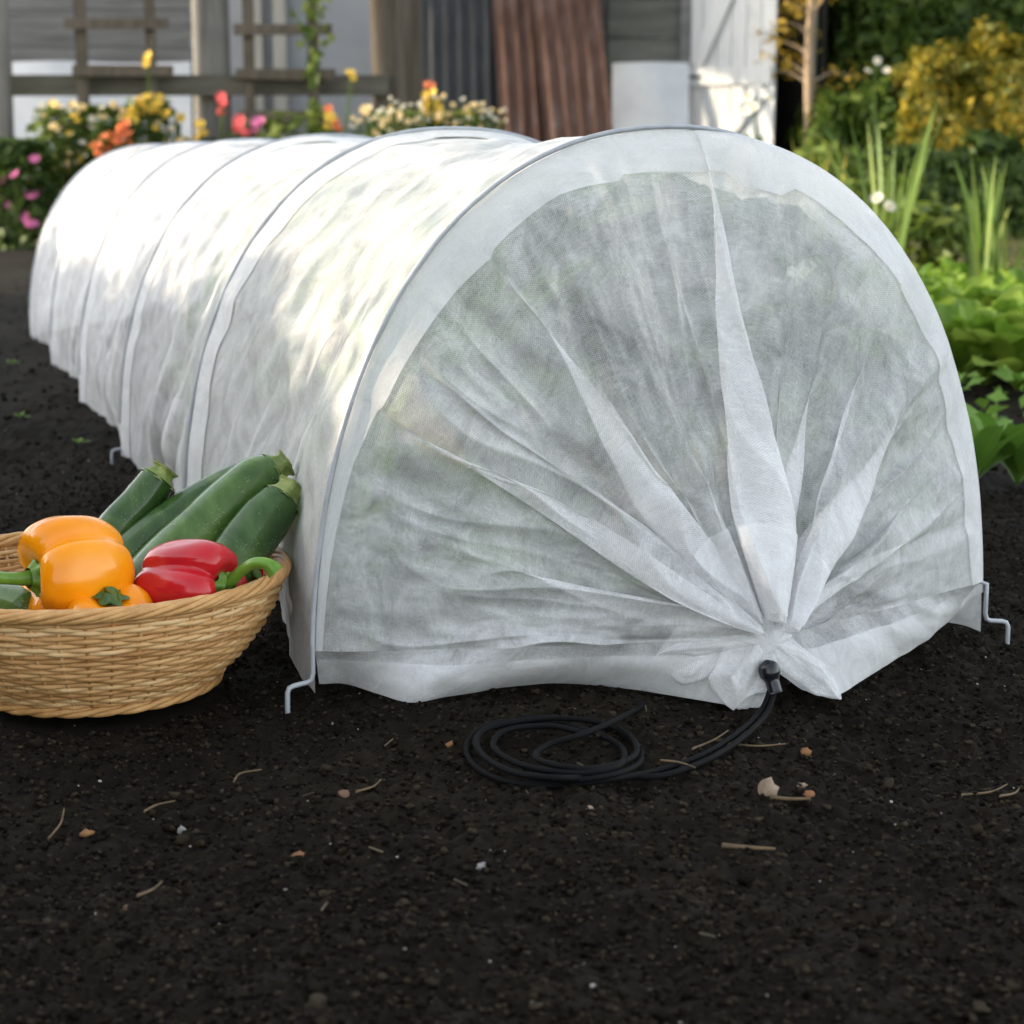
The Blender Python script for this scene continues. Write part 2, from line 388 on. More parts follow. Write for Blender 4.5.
def straw(px0, py0, px1, py1, label, bend=.15, rad=.0009):
    a, b = G(px0, py0), G(px1, py1); c = (a + b) / 2
    L = (b - a).length; nrm = Vector((-(b - a).y, (b - a).x, 0)).normalized()
    mid = (a + b) / 2 + nrm * L * bend * rng.uniform(-1, 1)
    pts = catmull([a - c, mid - c, b - c], 8)
    h0, h1 = float(soil_h(a.x, a.y)) + .004, float(soil_h(b.x, b.y)) + .006
    for i, p in enumerate(pts): p[2] = h0 + (h1 - h0) * i / (len(pts) - 1)
    o = MB().tube(pts, np.linspace(rad, rad * .5, len(pts)), 6).build('straw_stalk', MAT['straw']); o.location = (c.x, c.y, 0)
    tag(o, label, 'straw', 'dry straw stalks on the soil')
straw(727, 749, 786, 751, 'long pale straw stalk lying flat beside the running cord')
straw(722, 857, 775, 862, 'thick brown straw stalk nearest the viewer on the right', .1, .0018)
straw(962, 787, 1008, 776, 'bent pale straw stalk at the right, near the edge of the bed')
straw(1000, 792, 1020, 783, 'short pale straw stalk at the far right of the bed')
straw(770, 808, 810, 811, 'brown stalk touching the front of the buff stone', .1, .0016)
straw(356, 800, 381, 788, 'straight straw stalk beside the brown pebble left of the coil')
straw(137, 897, 162, 884, 'short straight straw stalk beside the nearest brown pebble')
straw(144, 808, 175, 800, 'forked looking straw stalk on the soil below the basket')
straw(48, 829, 64, 806, 'curved straw stalk at the left under the basket')
straw(234, 783, 262, 772, 'curved straw stalk between basket and cord coil', .3)
straw(692, 762, 728, 744, 'thin dark straw stalk crossing close to the running cord')
straw(660, 778, 695, 783, 'thin straw stalk in front of the running cord')

# ------------------------------------------------------------------ the tunnel of fleece
TH = R(18.4)
C1 = Vector((.1275, 1.436, 0))
T = thing('fleece_tunnel', C1, 'long white fleece grow tunnel on wire hoops with gathered near end', 'grow tunnel', rz=TH)
cT, sT = math.cos(TH), math.sin(TH)
def to_local(w): d = Vector(w) - C1; return np.array([d.x * cT + d.y * sT, -d.x * sT + d.y * cT, d.z])
def to_world(l): return Vector((C1.x + l[0] * cT - l[1] * sT, C1.y + l[0] * sT + l[1] * cT, l[2]))
W, H, NEXP, L, BAY = .2935, .431, 2.25, 3.0, .6
_a = np.linspace(0, np.pi, 2001)
_hx = -W * np.sign(np.cos(_a)) * np.abs(np.cos(_a)) ** (2 / NEXP); _hz = H * np.abs(np.sin(_a)) ** (2 / NEXP)
_s = np.concatenate([[0], np.cumsum(np.hypot(np.diff(_hx), np.diff(_hz)))]); ARC = _s[-1]; _s = _s / ARC
def hoop(s): return np.interp(s, _s, _hx), np.interp(s, _s, _hz)
def hoop_n(s):
    e = 1e-3; x0, z0 = hoop(np.clip(s - e, 0, 1)); x1, z1 = hoop(np.clip(s + e, 0, 1))
    tx, tz = x1 - x0, z1 - z0; l = np.hypot(tx, tz) + 1e-12
    return -tz / l, tx / l

# side cover ---------------------------------------------------------
def cover_pts(s, y, off=0.0):
    """s around 0..1, y along 0..L: the stretched cloth between hoops"""
    x, z = hoop(s); nx, nz = hoop_n(s)
    k = (y / BAY) % 1.0; bay = np.floor(y / BAY - 1e-6)
    mid = np.sin(np.pi * k) ** 2
    low = np.abs(s - .5) * 2
    sag = (.010 + .006 * np.sin(bay * 2.3 + s * 5)) * mid * (1 - .3 * low)
    c = s * ARC
    al = np.where(s < .5, .95, -.95)
    u = c * np.cos(al) + y * np.sin(al); w = -c * np.sin(al) + y * np.cos(al)
    body = mid ** .7
    wr = .010 * fbm(u * 17 + 3, w * 4.5 + bay, 21, 2) * (.25 + .75 * sstep(.15, .75, low)) * body
    wr = wr + .0045 * fbm(u * 46, w * 9 + bay * 3, 25, 2) * sstep(.25, .8, low) * body
    wr = wr + .007 * fbm(c * 6 + bay * 7, y * 5, 31, 3) * body
    wr = wr + .0024 * fbm(c * 38, y * 30, 35, 2) * (.12 + .88 * body)
    # puckers running off the channel of each hoop
    pk = .003 * vnoise(c * 34, bay * 5, 41) * np.exp(-((k * BAY - .56) / .05) ** 2) + .002 * vnoise(c * 30, bay * 5 + 9, 43) * np.exp(-((k * BAY - .06) / .03) ** 2)
    d = -sag + wr + pk + off
    hem = sstep(.86, 1.0, low) * mid
    X_ = x + nx * d - np.sign(s - .5) * hem * .012
    Z_ = np.maximum(z + nz * d, .004 + .006 * np.abs(vnoise(y * 14, s * 0, 51)))
    return X_, Z_
def sheet(s, y, off=0.0):
    S, Y_ = np.meshgrid(s, y, indexing='ij')
    x, z = cover_pts(S, Y_, off)
    return np.stack([x, Y_ + 0 * x, z], -1), np.stack([S * ARC, Y_], -1)
mb = MB()
P, uv = sheet(np.linspace(.004, .996, 190), np.linspace(0, L, 431)); mb.grid(P, uv=uv)
# far end gathered to the ground
S = np.linspace(.004, .996, 120); V_ = np.linspace(0, 1, 24)
SS, VV = np.meshgrid(S, V_, indexing='ij'); hx, hz = cover_pts(SS, np.full_like(SS, L))
Kf = np.array([0., L + .13, .05]); rr = .02
P = np.stack([hx + (Kf[0] - rr * np.cos(np.pi * SS) - hx) * VV, L + .13 * VV + .012 * np.sin(SS * 60) * VV * (1 - VV), hz + (Kf[2] + rr * np.sin(np.pi * SS) - hz) * VV], -1)
mb.grid(P, uv=np.stack([SS * ARC, L + VV * .4], -1))
mb.build('cover', MAT['fleece'], T)
# doubled channel in which each hoop runs
for k in range(1, 6):
    y0 = k * BAY; mb = MB()
    s = np.linspace(.006, .994, 170); w = .031 + .011 * vnoise(s * 12, k * 3.3, 61) + .004 * vnoise(s * 31, k, 62)
    J = np.linspace(0, 1, 19)
    SS, JJ = np.meshgrid(s, J, indexing='ij')
    YY = y0 + .016 - (w[:, None] + .016) * JJ
    pk_ = np.clip(1 - np.where(YY > y0, (YY - y0) / .016, (y0 - YY) / w[:, None]), 0, 1)
    x, z = cover_pts(SS, np.clip(YY, 0, L), .0020 + .0082 * pk_ ** 1.3)
    mb.grid(np.stack([x, YY, z], -1), uv=np.stack([SS * ARC + .37, YY], -1)).build('hoop_channel', MAT['fleece_hem'], T)
# wire hoops with cranked feet
def hoop_obj(k):
    y = k * BAY - (.003 if k == 0 else -.001); off = .0030 if k == 0 else .0110
    s = np.linspace(.0, 1, 90); x, z = hoop(s); nx, nz = hoop_n(s)
    o_ = off * np.ones(90); yy = y * np.ones(90)
    if k == 0: q = sstep(.50, .60, s); o_ = off - .0068 * q; yy = y + .0075 * q
    pts = [np.array([a + n * o1, y1, b + m_ * o1]) for a, b, n, m_, o1, y1 in zip(x, z, nx, nz, o_, yy)]
    pts = [p for p in pts if p[2] > .05]
    def foot(sgn):
        e = sgn * (W + .002)
        q = [(e, y, .05), (e, y, .035), (e, y, .024), (e + sgn * .0015, y, .0190), (e + sgn * .005, y, .0172), (e + sgn * .0155, y - .003, .0165), (e + sgn * .0192, y - .0035, .0152), (e + sgn * .0208, y - .004, .0115), (e + sgn * .021, y - .004, 0), (e + sgn * .021, y - .004, -.05)]
        return [np.array(t) for t in q]
    straight = lambda sgn: [np.array((sgn * (W + .002), y, z)) for z in (.05, .03, .0, -.05)]
    ft = foot if k < 3 else straight
    path = ft(-1)[::-1] + pts + ft(1)
    return MB().tube(path, .0020, 10).build('hoop', MAT['steel'], T)
for k in range(6): hoop_obj(k)

# gathered near end --------------------------------------------------
Kw = at(762, 638, 1.335); K = to_local(Kw); RK = .014
S_LO, S_HI = .035, .955
FOLDS = [ # s, amplitude near the hoop, growth towards the gather, half width, thickness, start
    (.335, .004, .056, .010, .0050, .02), (.512, .008, .056, .011, .006, -.2), (.548, .004, .040, .012, .006, .2), (.205, .006, .045, .010, .005, -.1),
    (.105, .0, .042, .012, .006, .15), (.450, .001, .020, .012, .004, .3), (.595, .004, .026, .012, .004, .15),
    (.685, .001, .022, .012, .004, .35), (.780, .005, .052, .012, .007, .05), (.865, .0, .032, .013, .004, .35), (.275, .0, .034, .012, .004, .4),
    (.395, .0, .036, .012, .004, .4), (.640, .0, .036, .011, .004, .45), (.155, .0, .034, .012, .004, .45), (.56, .002, .014, .011, .004, .3), (.73, .0, .034, .011, .004, .45),
    (.63, .003, .018, .007, .003, .0), (.71, .003, .016, .006, .003, .05), (.755, .002, .016, .006, .003, .1), (.83, .003, .02, .008, .003, .1), (.90, .003, .03, .009, .004, .1), (.48, .002, .014, .006, .003, .1), (.24, .003, .02, .008, .003, .1), (.375, .002, .016, .006, .003, .05)]
def fan(s, v, off=0.0):
    """s along the hoop, v from the hoop (0) to the drawstring (1); local coordinates"""
    sp = s.copy(); n = np.zeros_like(s); env = np.exp(-np.maximum(0, (s * 0)))
    for i, (s0, a0, a1, w, h, v0) in enumerate(FOLDS):
        g = sstep(v0, 1.0, v)
        A = a0 * (1 - v) + a1 * g / (1.15 - v) ** .9
        wl = w * (1 + .8 * v)
        curve = s0 + .030 * np.sin(i * 2.1) * v * (1 - v) * 2 + .012 * np.sin(i * 1.3 + v * 7) * v * (1 - v) * 2
        t = (s - curve) / wl
        sp = sp - A * t * np.exp(-t * t / 2) * 1.1
        n = n + (h * (.35 + 1.2 * v)) * t * np.exp(-t * t / 7) * (1 if i % 2 else -1) * np.clip(A / .02, 0, 1)
    edge = np.minimum(s - S_LO, S_HI - s)
    sp = np.clip(sp, S_LO, S_HI)
    hx, hz = hoop(sp)
    ph = np.pi * (1 - (sp - S_LO) / (S_HI - S_LO))
    kx, ky, kz = K[0] + RK * np.cos(ph), K[1] + .004 * np.sin(ph * 9), K[2] + RK * np.sin(ph)
    q = v ** .96
    x, y, z = hx + (kx - hx) * q, (ky) * q, hz + (kz - hz) * q
    # cloth crosses the hoop square to it, then turns down to the gather
    r_edge = np.exp(-v / .10)
    c = sp * ARC
    amp = sstep(0, .12, v)
    nn = n * sstep(0, .08, edge + .02)
    nn = nn + .004 * np.sin(s * 88 + 2.5 * np.sin(s * 21)) * sstep(.45, 1, v)
    cr = 1 - np.abs(vnoise(s * 34 + .8 * vnoise(s * 5, v * 3, 68), v * .9, 69)); nn = nn + .0055 * (cr ** 4) * sstep(.02, .3, v)
    cr = 1 - np.abs(vnoise(s * 19 + .6 * vnoise(s * 4, v * 4, 66), v * 1.3, 67)); nn = nn + .007 * (cr ** 5) * sstep(.05, .4, v)
    nn = nn + .008 * fbm(s * 26, v * 2.2, 71, 2) * amp * (1 - .4 * v) + .0022 * fbm(s * 70, v * 9, 73, 2) * amp
    nn = nn + .016 * sstep(.03, .22, s) * (1 - sstep(.22, .34, s)) * 0 - .012 * np.sin(np.pi * v) * (1 - sstep(.25, .55, np.abs(s - .5)))
    nn = nn + .010 * fbm(s * 9, v * 3.5, 77, 2) * np.sin(np.pi * np.clip(v, 0, 1)) * sstep(.22, .42, np.abs(s - .5))
    nn = nn + off
    l = math.hypot(K[1], .30); ny, nz = -.30 / l * 1.0, -K[1] / l * .5
    y = y - .008 * (1 - np.exp(-v / .05)) * (1 - v)
    return np.stack([x, y + ny * nn, z + nz * nn], -1)
ns_, nv_ = 1000, 110
s = np.linspace(S_LO, S_HI, ns_); v = np.linspace(0, 1, nv_) ** .95
SS, VV = np.meshgrid(s, v, indexing='ij')
mb = MB(); P = fan(SS, VV)
# fabric coordinates keep their width towards the gather, as real cloth does
UVf = np.stack([SS * ARC, 3 + VV * .42], -1)
mb.grid(P, uv=UVf)
# skirts: from the lowest straight edge of the fan down to the soil
def skirt(edge_s, ground_px, ztop, n_u=120, n_w=16, uv0=0.0, zs=None):
    vv = np.linspace(0, 1, n_u); E = fan(np.full((n_u, 1), edge_s), vv[:, None])[:, 0]
    gp = catmull([to_local(G(*q[:2], q[2])) for q in ground_px], 12)
    cl = np.concatenate([[0], np.cumsum(np.linalg.norm(np.diff(gp, axis=0), axis=1))]); cl /= cl[-1]
    B = np.stack([np.interp(vv, cl, gp[:, i]) for i in range(3)], -1)
    ww = np.linspace(0, 1, n_w)
    P = E[:, None] * (1 - ww[None, :, None]) + B[:, None] * ww[None, :, None]
    P[..., 1] -= (.010 * np.sin(np.pi * ww)[None, :] + .004 * fbm(vv[:, None] * 9, ww[None, :] * 2, 81, 2)) * np.sin(np.pi * vv)[:, None]
    uvs = np.stack([np.broadcast_to(uv0 + ww[None, :] * .06, P.shape[:2]), np.broadcast_to(3 + vv[:, None] * .42, P.shape[:2])], -1)
    return P, uvs, B
LEFT = [(319, 684, .008), (345, 684, .007), (378, 694, .007), (411, 703, .006), (450, 697, .007), (500, 688, .009), (560, 684, .010), (620, 688, .009), (680, 697, .007), (733, 706, .004)]
RIGHT = [(982, 592, .018), (968, 600, .016), (945, 625, .012), (905, 654, .008), (868, 676, .005), (835, 695, .004), (812, 684, .012), (790, 672, .02)]
PL, uL, BL = skirt(S_LO, LEFT, .05); mb.grid(PL, uv=uL)
PR, uR, BR = skirt(S_HI, RIGHT, .05, uv0=1.2); mb.grid(PR, uv=uR)
# cloth spilling out beyond the drawstring: two crumpled tails
def tail(tip_w, width, thick, flutes, seed, start=K, up=.35):
    tip = to_local(tip_w); ax = tip - start; Ln = np.linalg.norm(ax); ax = ax / Ln
    side = np.cross(ax, np.array([0, -1., 0.])); side /= np.linalg.norm(side); front = np.cross(side, ax)
    a = np.linspace(0, 2 * np.pi, 120, endpoint=False); r = np.linspace(0, 1, 34)
    A_, R_ = np.meshgrid(a, r, indexing='ij')
    prof = RK * .8 * (1 - R_) + width * np.minimum(R_ * 1.25, 1) ** .8 * np.clip((1 - R_) / .16, 0, 1) ** .6 * (1 + .3 * np.sin(A_ * 2 + seed))
    Ln = Ln * (1 + .14 * np.sin(A_ * 3 + seed * 2))
    fl = 1 + .20 * np.sin(A_ * flutes + seed + 1.5 * R_) * sstep(.0, .3, R_) + .16 * fbm(np.cos(A_) * 2 + seed, np.sin(A_) * 2 + R_ * 2.2, 90 + seed, 3)
    Q = start + ax * (R_ * Ln)[..., None] + side * (np.cos(A_) * prof * fl)[..., None] + front * (np.sin(A_) * prof * fl * thick)[..., None]
    Q[..., 2] = np.maximum(Q[..., 2], .003)
    return Q, np.stack([A_ * .03 + seed, R_ * .09], -1)
for args in ((G(737, 702, .009), .017, .8, 5, 2), (G(832, 692, .009), .0115, .8, 3, 5), (at(668, 655, 1.335), .013, .9, 4, 9)):
    Q, u_ = tail(*args); mb.grid(Q, close_v=False, close_u=True, uv=u_)
aa, bb = np.meshgrid(np.linspace(0, 2 * np.pi, 90, endpoint=False), np.linspace(.03, np.pi - .03, 30), indexing='ij')
rg = 1 + .16 * np.sin(aa * 9 + 2 * np.sin(aa * 2)) * np.sin(bb) + .12 * fbm(np.cos(aa) * 3, np.sin(aa) * 3 + bb, 150, 2)
Q = K + np.array([0, -.004, -.001]) + np.stack([.0185 * rg * np.sin(bb) * np.cos(aa), -.010 * np.cos(bb), .0165 * rg * np.sin(bb) * np.sin(aa)], -1)
mb.grid(Q, close_u=True, uv=np.stack([aa * .02, bb * .02], -1))
E_ = mb.build('end_panel', MAT['fleece_thin'], T)
# hem bands: second thickness along the hoop, along the soil and round the drawstring
mb = MB()
s = np.linspace(S_LO, S_HI, 700)
nodes = [(.035, .02), (.10, .03), (.16, .045), (.22, .085), (.335, .135), (.345, .120), (.40, .105), (.445, .128), (.452, .112), (.50, .118), (.535, .110), (.545, .145), (.575, .150), (.585, .110), (.66, .128), (.73, .115), (.80, .135), (.86, .15), (.91, .15), (.955, .09)]
vb = np.interp(s, [a for a, b in nodes], [b for a, b in nodes]) * .64
SS, JJ = np.meshgrid(s, np.linspace(0, 1, 16), indexing='ij')
mb.grid(fan(SS, JJ * vb[:, None], .0022), uv=np.stack([SS * ARC + .5, JJ * .05], -1))
mb.build('hoop_hem', MAT['fleece_hem'], T)
mb = MB()
for PP, uu, sg in ((PL, uL, 1), (PR, uR, 1)):
    Q = PP[:, 4:].copy(); Q[..., 1] -= .0022; Q[..., 2] += .0006
    mb.grid(Q, uv=uu[:, 4:] + .7)
mb.build('bottom_hem', MAT['fleece'], T)
mb = MB(); s = np.linspace(.30, .74, 560); SS, JJ = np.meshgrid(s, np.linspace(.80, .985, 22), indexing='ij')
mb.grid(fan(SS, JJ, .0022), uv=np.stack([SS * ARC + .9, JJ * .42], -1)).build('drawstring_hem', MAT['fleece'], T)
# drawstring: toggle, run of doubled cord and the coil
CRAD = .0021
def lay(pts): return catmull([to_local(G(x, y, z)) for x, y, z in pts], 14)
tg = to_local(at(767, 668, 1.318))
ring = [K + np.array([RK * 1.15 * math.cos(a), -.006, RK * 1.15 * math.sin(a)]) for a in np.linspace(0, 2 * math.pi, 24)]
mb = MB()
run = [tuple(tg), tuple(to_local(at(770, 688, 1.312)))]
z0 = .0095
coil = [(760, 712, z0), (735, 735, z0), (700, 756, z0), (655, 771, z0), (605, 780, z0 + .003), (550, 786, z0), (505, 781, z0), (474, 765, z0), (467, 744, z0), (486, 726, z0), (525, 718, z0), (570, 719, z0), (610, 729, z0 + .001), (637, 745, z0), (640, 762, z0 + .001), (615, 774, z0 + .006), (570, 780, z0 + .005), (520, 774, z0 + .005), (484, 757, z0 + .005), (476, 738, z0 + .005), (500, 723, z0 + .005), (545, 722, z0 + .005), (590, 731, z0 + .005), (622, 748, z0 + .005), (618, 766, z0 + .009), (575, 773, z0 + .009), (525, 766, z0 + .009), (494, 748, z0 + .008), (505, 731, z0 + .009), (548, 726, z0 + .009), (585, 733, z0 + .009)]
pts = [np.array(p) for p in run] + [to_local(G(*c_)) for c_ in coil]
mb.tube(catmull(pts, 12), CRAD, 8)
coil2 = [(766, 714, z0), (742, 738, z0), (707, 760, z0), (660, 776, z0), (610, 776, z0), (560, 778, z0 + .010), (512, 772, z0 + .010), (480, 752, z0 + .009), (482, 732, z0 + .009), (515, 722, z0 + .010), (560, 718, z0 + .010), (605, 724, z0 + .006), (632, 738, z0 + .006), (634, 756, z0 + .007), (600, 768, z0 + .010), (560, 766, z0 + .012), (535, 757, z0 + .010), (548, 745, z0 + .010), (580, 735, z0 + .014), (612, 722, z0 + .012), (641, 707, z0)]
pts = [np.array(p) + np.array([.004, 0, 0]) for p in run] + [to_local(G(*c_)) for c_ in coil2]
mb.tube(catmull(pts, 12), CRAD, 8)
mb.add(ico(1)[0] * .0052 + to_local(G(641, 707, .008)), tris=ico(1)[1])
cord = mb.build('drawcord', MAT['cord'], T)
a = np.linspace(0, 1, 14)
d = to_local(at(772, 686, 1.312)) - to_local(at(765, 662, 1.318)); d /= np.linalg.norm(d); top = to_local(at(766, 660, 1.316))
mb = MB().tube([top + d * .026 * t for t in a], [.0080 * min(1, math.sqrt(max(.02, 1 - (1 - t / .28) ** 2)) if t < .28 else 1) * (1 - .32 * sstep(.42, .62, t)) for t in a], 16)
mb.build('cord_toggle', MAT['black_plastic'], T)

# leafy crop inside the tunnel ----------------------------------------
def broad_leaf(mb, base, az, length, width, lift, curl, ruffle=.06, nu=7, nv=13, stalk=.3, cup=.25, twist=0):
    """one broad leaf: stalk, blade widening then rounding off, arching outwards"""
    u = np.linspace(-1, 1, nu); v = np.linspace(0, 1, nv)
    U, V_ = np.meshgrid(u, v, indexing='ij')
    prof = np.where(V_ < stalk, .10 + .08 * V_, 0) + np.where(V_ >= stalk, .12 + np.sin(np.clip((V_ - stalk) / (1 - stalk), 0, 1) ** .8 * np.pi * .93) ** .75, 0)
    ang = lift - curl * V_ ** 1.5
    step = length / (nv - 1)
    r = np.concatenate([[0], np.cumsum(np.cos((lift - curl * v ** 1.5)[:-1]) * step)]); z = np.concatenate([[0], np.cumsum(np.sin((lift - curl * v ** 1.5)[:-1]) * step)])
    lat = U * prof * width / 2
    ruf = ruffle * width * np.sin(V_ * 14 + U * 3 + az * 5) * np.abs(U) ** 1.5 * (V_ > stalk)
    hz = cup * np.abs(lat) + ruf
    rr = r[None, :] - np.sin(ang) * hz; zz = z[None, :] + np.cos(ang) * hz
    zz = zz + twist * lat
    P = np.stack([base[0] + rr * math.cos(az) - lat * math.sin(az), base[1] + rr * math.sin(az) + lat * math.cos(az), base[2] + zz], -1)
    mb.grid(P); return mb
def rosette(name, n, length, width, mat, lift=(.5, 1.3), curl=(.5, 1.3), parent=None, **kw):
    mb = MB()
    for i in range(n):
        k = i / n
        broad_leaf(mb, (0, 0, .0), i * 2.399 + rng.uniform(-.3, .3), length * (1 - .45 * k) * rng.uniform(.85, 1.1), width * (1 - .4 * k) * rng.uniform(.85, 1.1),
                   lift[0] + (lift[1] - lift[0]) * k + rng.uniform(-.1, .1), curl[0] + (curl[1] - curl[0]) * (1 - k), **kw)
    return mb.build(name, mat, parent)
def bushy(name, seed, lx, ly, top, n=190):
    """plant of many broad leaves on forked stems; leaves that meet the cloth lie flat under it"""
    mb = MB(); ms = MB()
    for j in range(7):
        a = j * .9 + seed; r = .05 + .05 * rng.random(); ms.tube([(0, 0, -.02), (math.cos(a) * r * .5, math.sin(a) * r * .5, top * .4), (math.cos(a) * r, math.sin(a) * r, top * .85)], [.005, .004, .002], 6)
    for j in range(n):
        a = rng.random() * 6.283; q = .13 * rng.random() ** .5; z = top * rng.random() ** .8
        L_ = rng.uniform(.055, .115); broad_leaf(mb, (math.cos(a) * q * .7, math.sin(a) * q * .7, z), a + rng.normal(0, .7), L_, L_ * rng.uniform(.6, .95), rng.uniform(-.1, 1.1), rng.uniform(.3, 1.5), ruffle=.07, nu=6, nv=8, stalk=.22)
    if seed == 0:      # big outer leaves lying against the end cloth
        for bx, bz, az, L_, w_ in ((.02, .10, -2.3, .20, .11), (-.02, .13, -1.2, .17, .10), (.05, .06, -1.0, .18, .09), (-.05, .20, -1.9, .15, .09)):
            broad_leaf(mb, (bx, -.02, bz), az, L_, w_, .35, 1.1, ruffle=.08, nu=9, nv=14, stalk=.2)
    root = bpy.data.objects.new(name, None); COL.objects.link(root)
    for nm, b_, mt in (('foliage', mb, MAT['brassica']), ('stem', ms, MAT['stem'])):
        o = b_.build(nm, mt, root); me = o.data; V = np.empty(len(me.vertices) * 3); me.vertices.foreach_get('co', V); V = V.reshape(-1, 3)
        V[:, 0] += lx; V[:, 1] += ly; f = (np.abs(V[:, 0]) / W) ** NEXP + (np.abs(V[:, 2]) / H) ** NEXP; lim = .935 ** NEXP
        out = f > lim; k = np.where(out, (lim / np.maximum(f, 1e-6)) ** (1 / NEXP) * (.95 + .05 * vnoise(V[:, 1] * 30, V[:, 2] * 30, 200)), 1)
        V[:, 0] *= k; V[:, 2] *= k
        ymin = .016 - .06 * (1 - np.abs(V[:, 0]) / W) * (1 - V[:, 2] / H) + .07 * (1 - sstep(.03, .10, V[:, 2])); V[:, 1] = np.where(V[:, 1] < ymin, ymin + .006 * (1 + vnoise(V[:, 0] * 40, V[:, 2] * 40, 201)), V[:, 1])
        V[:, 0] -= lx; V[:, 1] -= ly; me.vertices.foreach_set('co', V.ravel()); me.update()
    w = to_world((lx, ly, 0)); root.location = (w.x, w.y, -.004); root.rotation_euler = (0, 0, TH); return root
spots = [(-.16, .10, .33), (.16, .12, .35), (.01, .16, .42), (-.13, .38, .40), (.13, .42, .40), (0, .66, .42), (-.14, .9, .36), (.14, .98, .36), (.0, 1.3, .40)]
for i, (lx, ly, top) in enumerate(spots):
    o = bushy('leafy_plant', i * 1.3, lx, ly, top)
    lab = {0: 'leafy green plant under the fleece, front left, pressing against the end', 1: 'leafy green plant under the fleece, front right behind the folds', 2: 'leafy green plant under the fleece, tall one behind the middle folds'}.get(i, 'leafy green plant dimly seen deeper inside the fleece tunnel')
    tag(o, lab, 'vegetable plant', 'leafy plants growing under the fleece')
# ------------------------------------------------------------------ basket
B0 = Vector((BASKET[0], BASKET[1], 0))
BK = thing('wicker_basket', B0, 'round shallow woven cane basket holding peppers and courgettes', 'basket')
RB, RR, HB = .096, .150, .089
def bprof(t): return RB + (RR - RB) * (np.sin(np.asarray(t) * np.pi / 2) ** .85 * .80 + .2 * np.asarray(t))
def bz(t): return .008 + (HB - .008) * np.asarray(t)
NST = 48; rows = 25
mb = MB(); th = np.linspace(0, 2 * np.pi, NST * 8, endpoint=False)
for i in range(rows):
    t = (i + .5) / rows
    amp = .0014
    wob = .0004 * np.sin(th * 5 + i * 1.9) + .0004 * np.sin(th * 13 + i)
    r = bprof(t) + amp * np.sin(th * NST / 2 + i * np.pi) ; z = bz(t) + wob
    hh = HB / rows
    sec = [(0, .56), (.0011, .42), (.0017, .0), (.0011, -.42), (0, -.56), (-.0012, -.3), (-.0012, .3)]
    P = np.stack([np.stack([(r + a) * np.cos(th), (r + a) * np.sin(th), z + b * hh], -1) for a, b in sec], 1)
    mb.grid(P, close_u=True, close_v=True)
mb.build('weave', MAT['cane'], BK)
mb = MB()
for k in range(NST):
    a = 2 * np.pi * (k + .5) / NST; t = np.linspace(0, 1, 12)
    mb.tube([(float(bprof(q)) * math.cos(a), float(bprof(q)) * math.sin(a), float(bz(q))) for q in t], .0016, 6, False)
mb.build('stakes', MAT['cane'], BK); COL.objects[-1].name = 'stake_ring'
mb = MB(); th = np.linspace(0, 2 * np.pi, 241)
for ph, rad in [(i * np.pi * 2 / 7, .0023) for i in range(7)]:
    q = th * 8 + ph + .25 * np.sin(th * 3 + ph * 2)
    mb.tube(np.stack([(RR + .001 + .0040 * np.cos(q)) * np.cos(th), (RR + .001 + .0040 * np.cos(q)) * np.sin(th), HB + .002 + .0036 * np.sin(q)], -1), rad, 8, False)
mb.build('rim', MAT['cane_rim'], BK)
mb = MB()
for ph in range(3):
    q = th * 9 + ph * 2.09
    mb.tube(np.stack([(RB + .001 + .0022 * np.cos(q)) * np.cos(th), (RB + .001 + .0022 * np.cos(q)) * np.sin(th), .0045 + .0022 * np.sin(q)], -1), .0025, 7, False)
mb.build('foot_ring', MAT['cane_rim'], BK)
rr_ = np.linspace(0, RB, 24); P = np.stack([np.stack([r * np.cos(th[:-1]), r * np.sin(th[:-1]), .009 + .0012 * np.sin(th[:-1] * 24 + i * np.pi)], -1) for i, r in enumerate(rr_)], 0)
mb = MB().grid(P, close_v=True); mb.build('base', MAT['cane'], BK)

# ------------------------------------------------------------------ vegetables
def veg_mat(name, a, b, c, rough=.3, scale=12, speck=None, coat=.22, bump=.12, bscale=90):
    m, ns, ls = new_mat(name); v = coords(ns, ls)
    col = ramp(ns, ls, ntex(ns, ls, v, scale, 5, .6, .4), [(.3, a), (.5, b), (.7, c)])
    if speck:
        vo = N(ns, 'ShaderNodeTexVoronoi', Scale=speck[0]); ls.new(v, vo.inputs['Vector'])
        k = math_(ns, ls, 'LESS_THAN', vo.outputs['Distance'], speck[1])
        k = math_(ns, ls, 'MULTIPLY', k, math_(ns, ls, 'GREATER_THAN', ntex(ns, ls, v, speck[3], 3), .53))
        mx = ns.new('ShaderNodeMix'); mx.data_type = 'RGBA'; ls.new(k, mx.inputs['Factor']); ls.new(col, mx.inputs['A']); mx.inputs['B'].default_value = c4(speck[2]); col = mx.outputs['Result']
    p = N(ns, 'ShaderNodeBsdfPrincipled', Roughness=rough * .72); ls.new(col, p.inputs['Base Color'])
    p.inputs['Coat Weight'].default_value = coat; p.inputs['Coat Roughness'].default_value = .12; p.inputs['Specular IOR Level'].default_value = .35
    p.inputs['Subsurface Weight'].default_value = .12; p.inputs['Subsurface Radius'].default_value = (.006, .003, .0015); p.inputs['Subsurface Scale'].default_value = .5
    b_ = N(ns, 'ShaderNodeBump', Strength=bump, Distance=.0012); ls.new(ntex(ns, ls, v, bscale, 4), b_.inputs['Height']); ls.new(b_.outputs[0], p.inputs['Normal'])
    o = ns.new('ShaderNodeOutputMaterial'); ls.new(p.outputs[0], o.inputs[0]); return m
MAT['pep_orange'] = veg_mat('orange_pepper', (.80, .235, .002), (.89, .30, .003), (.93, .36, .005))
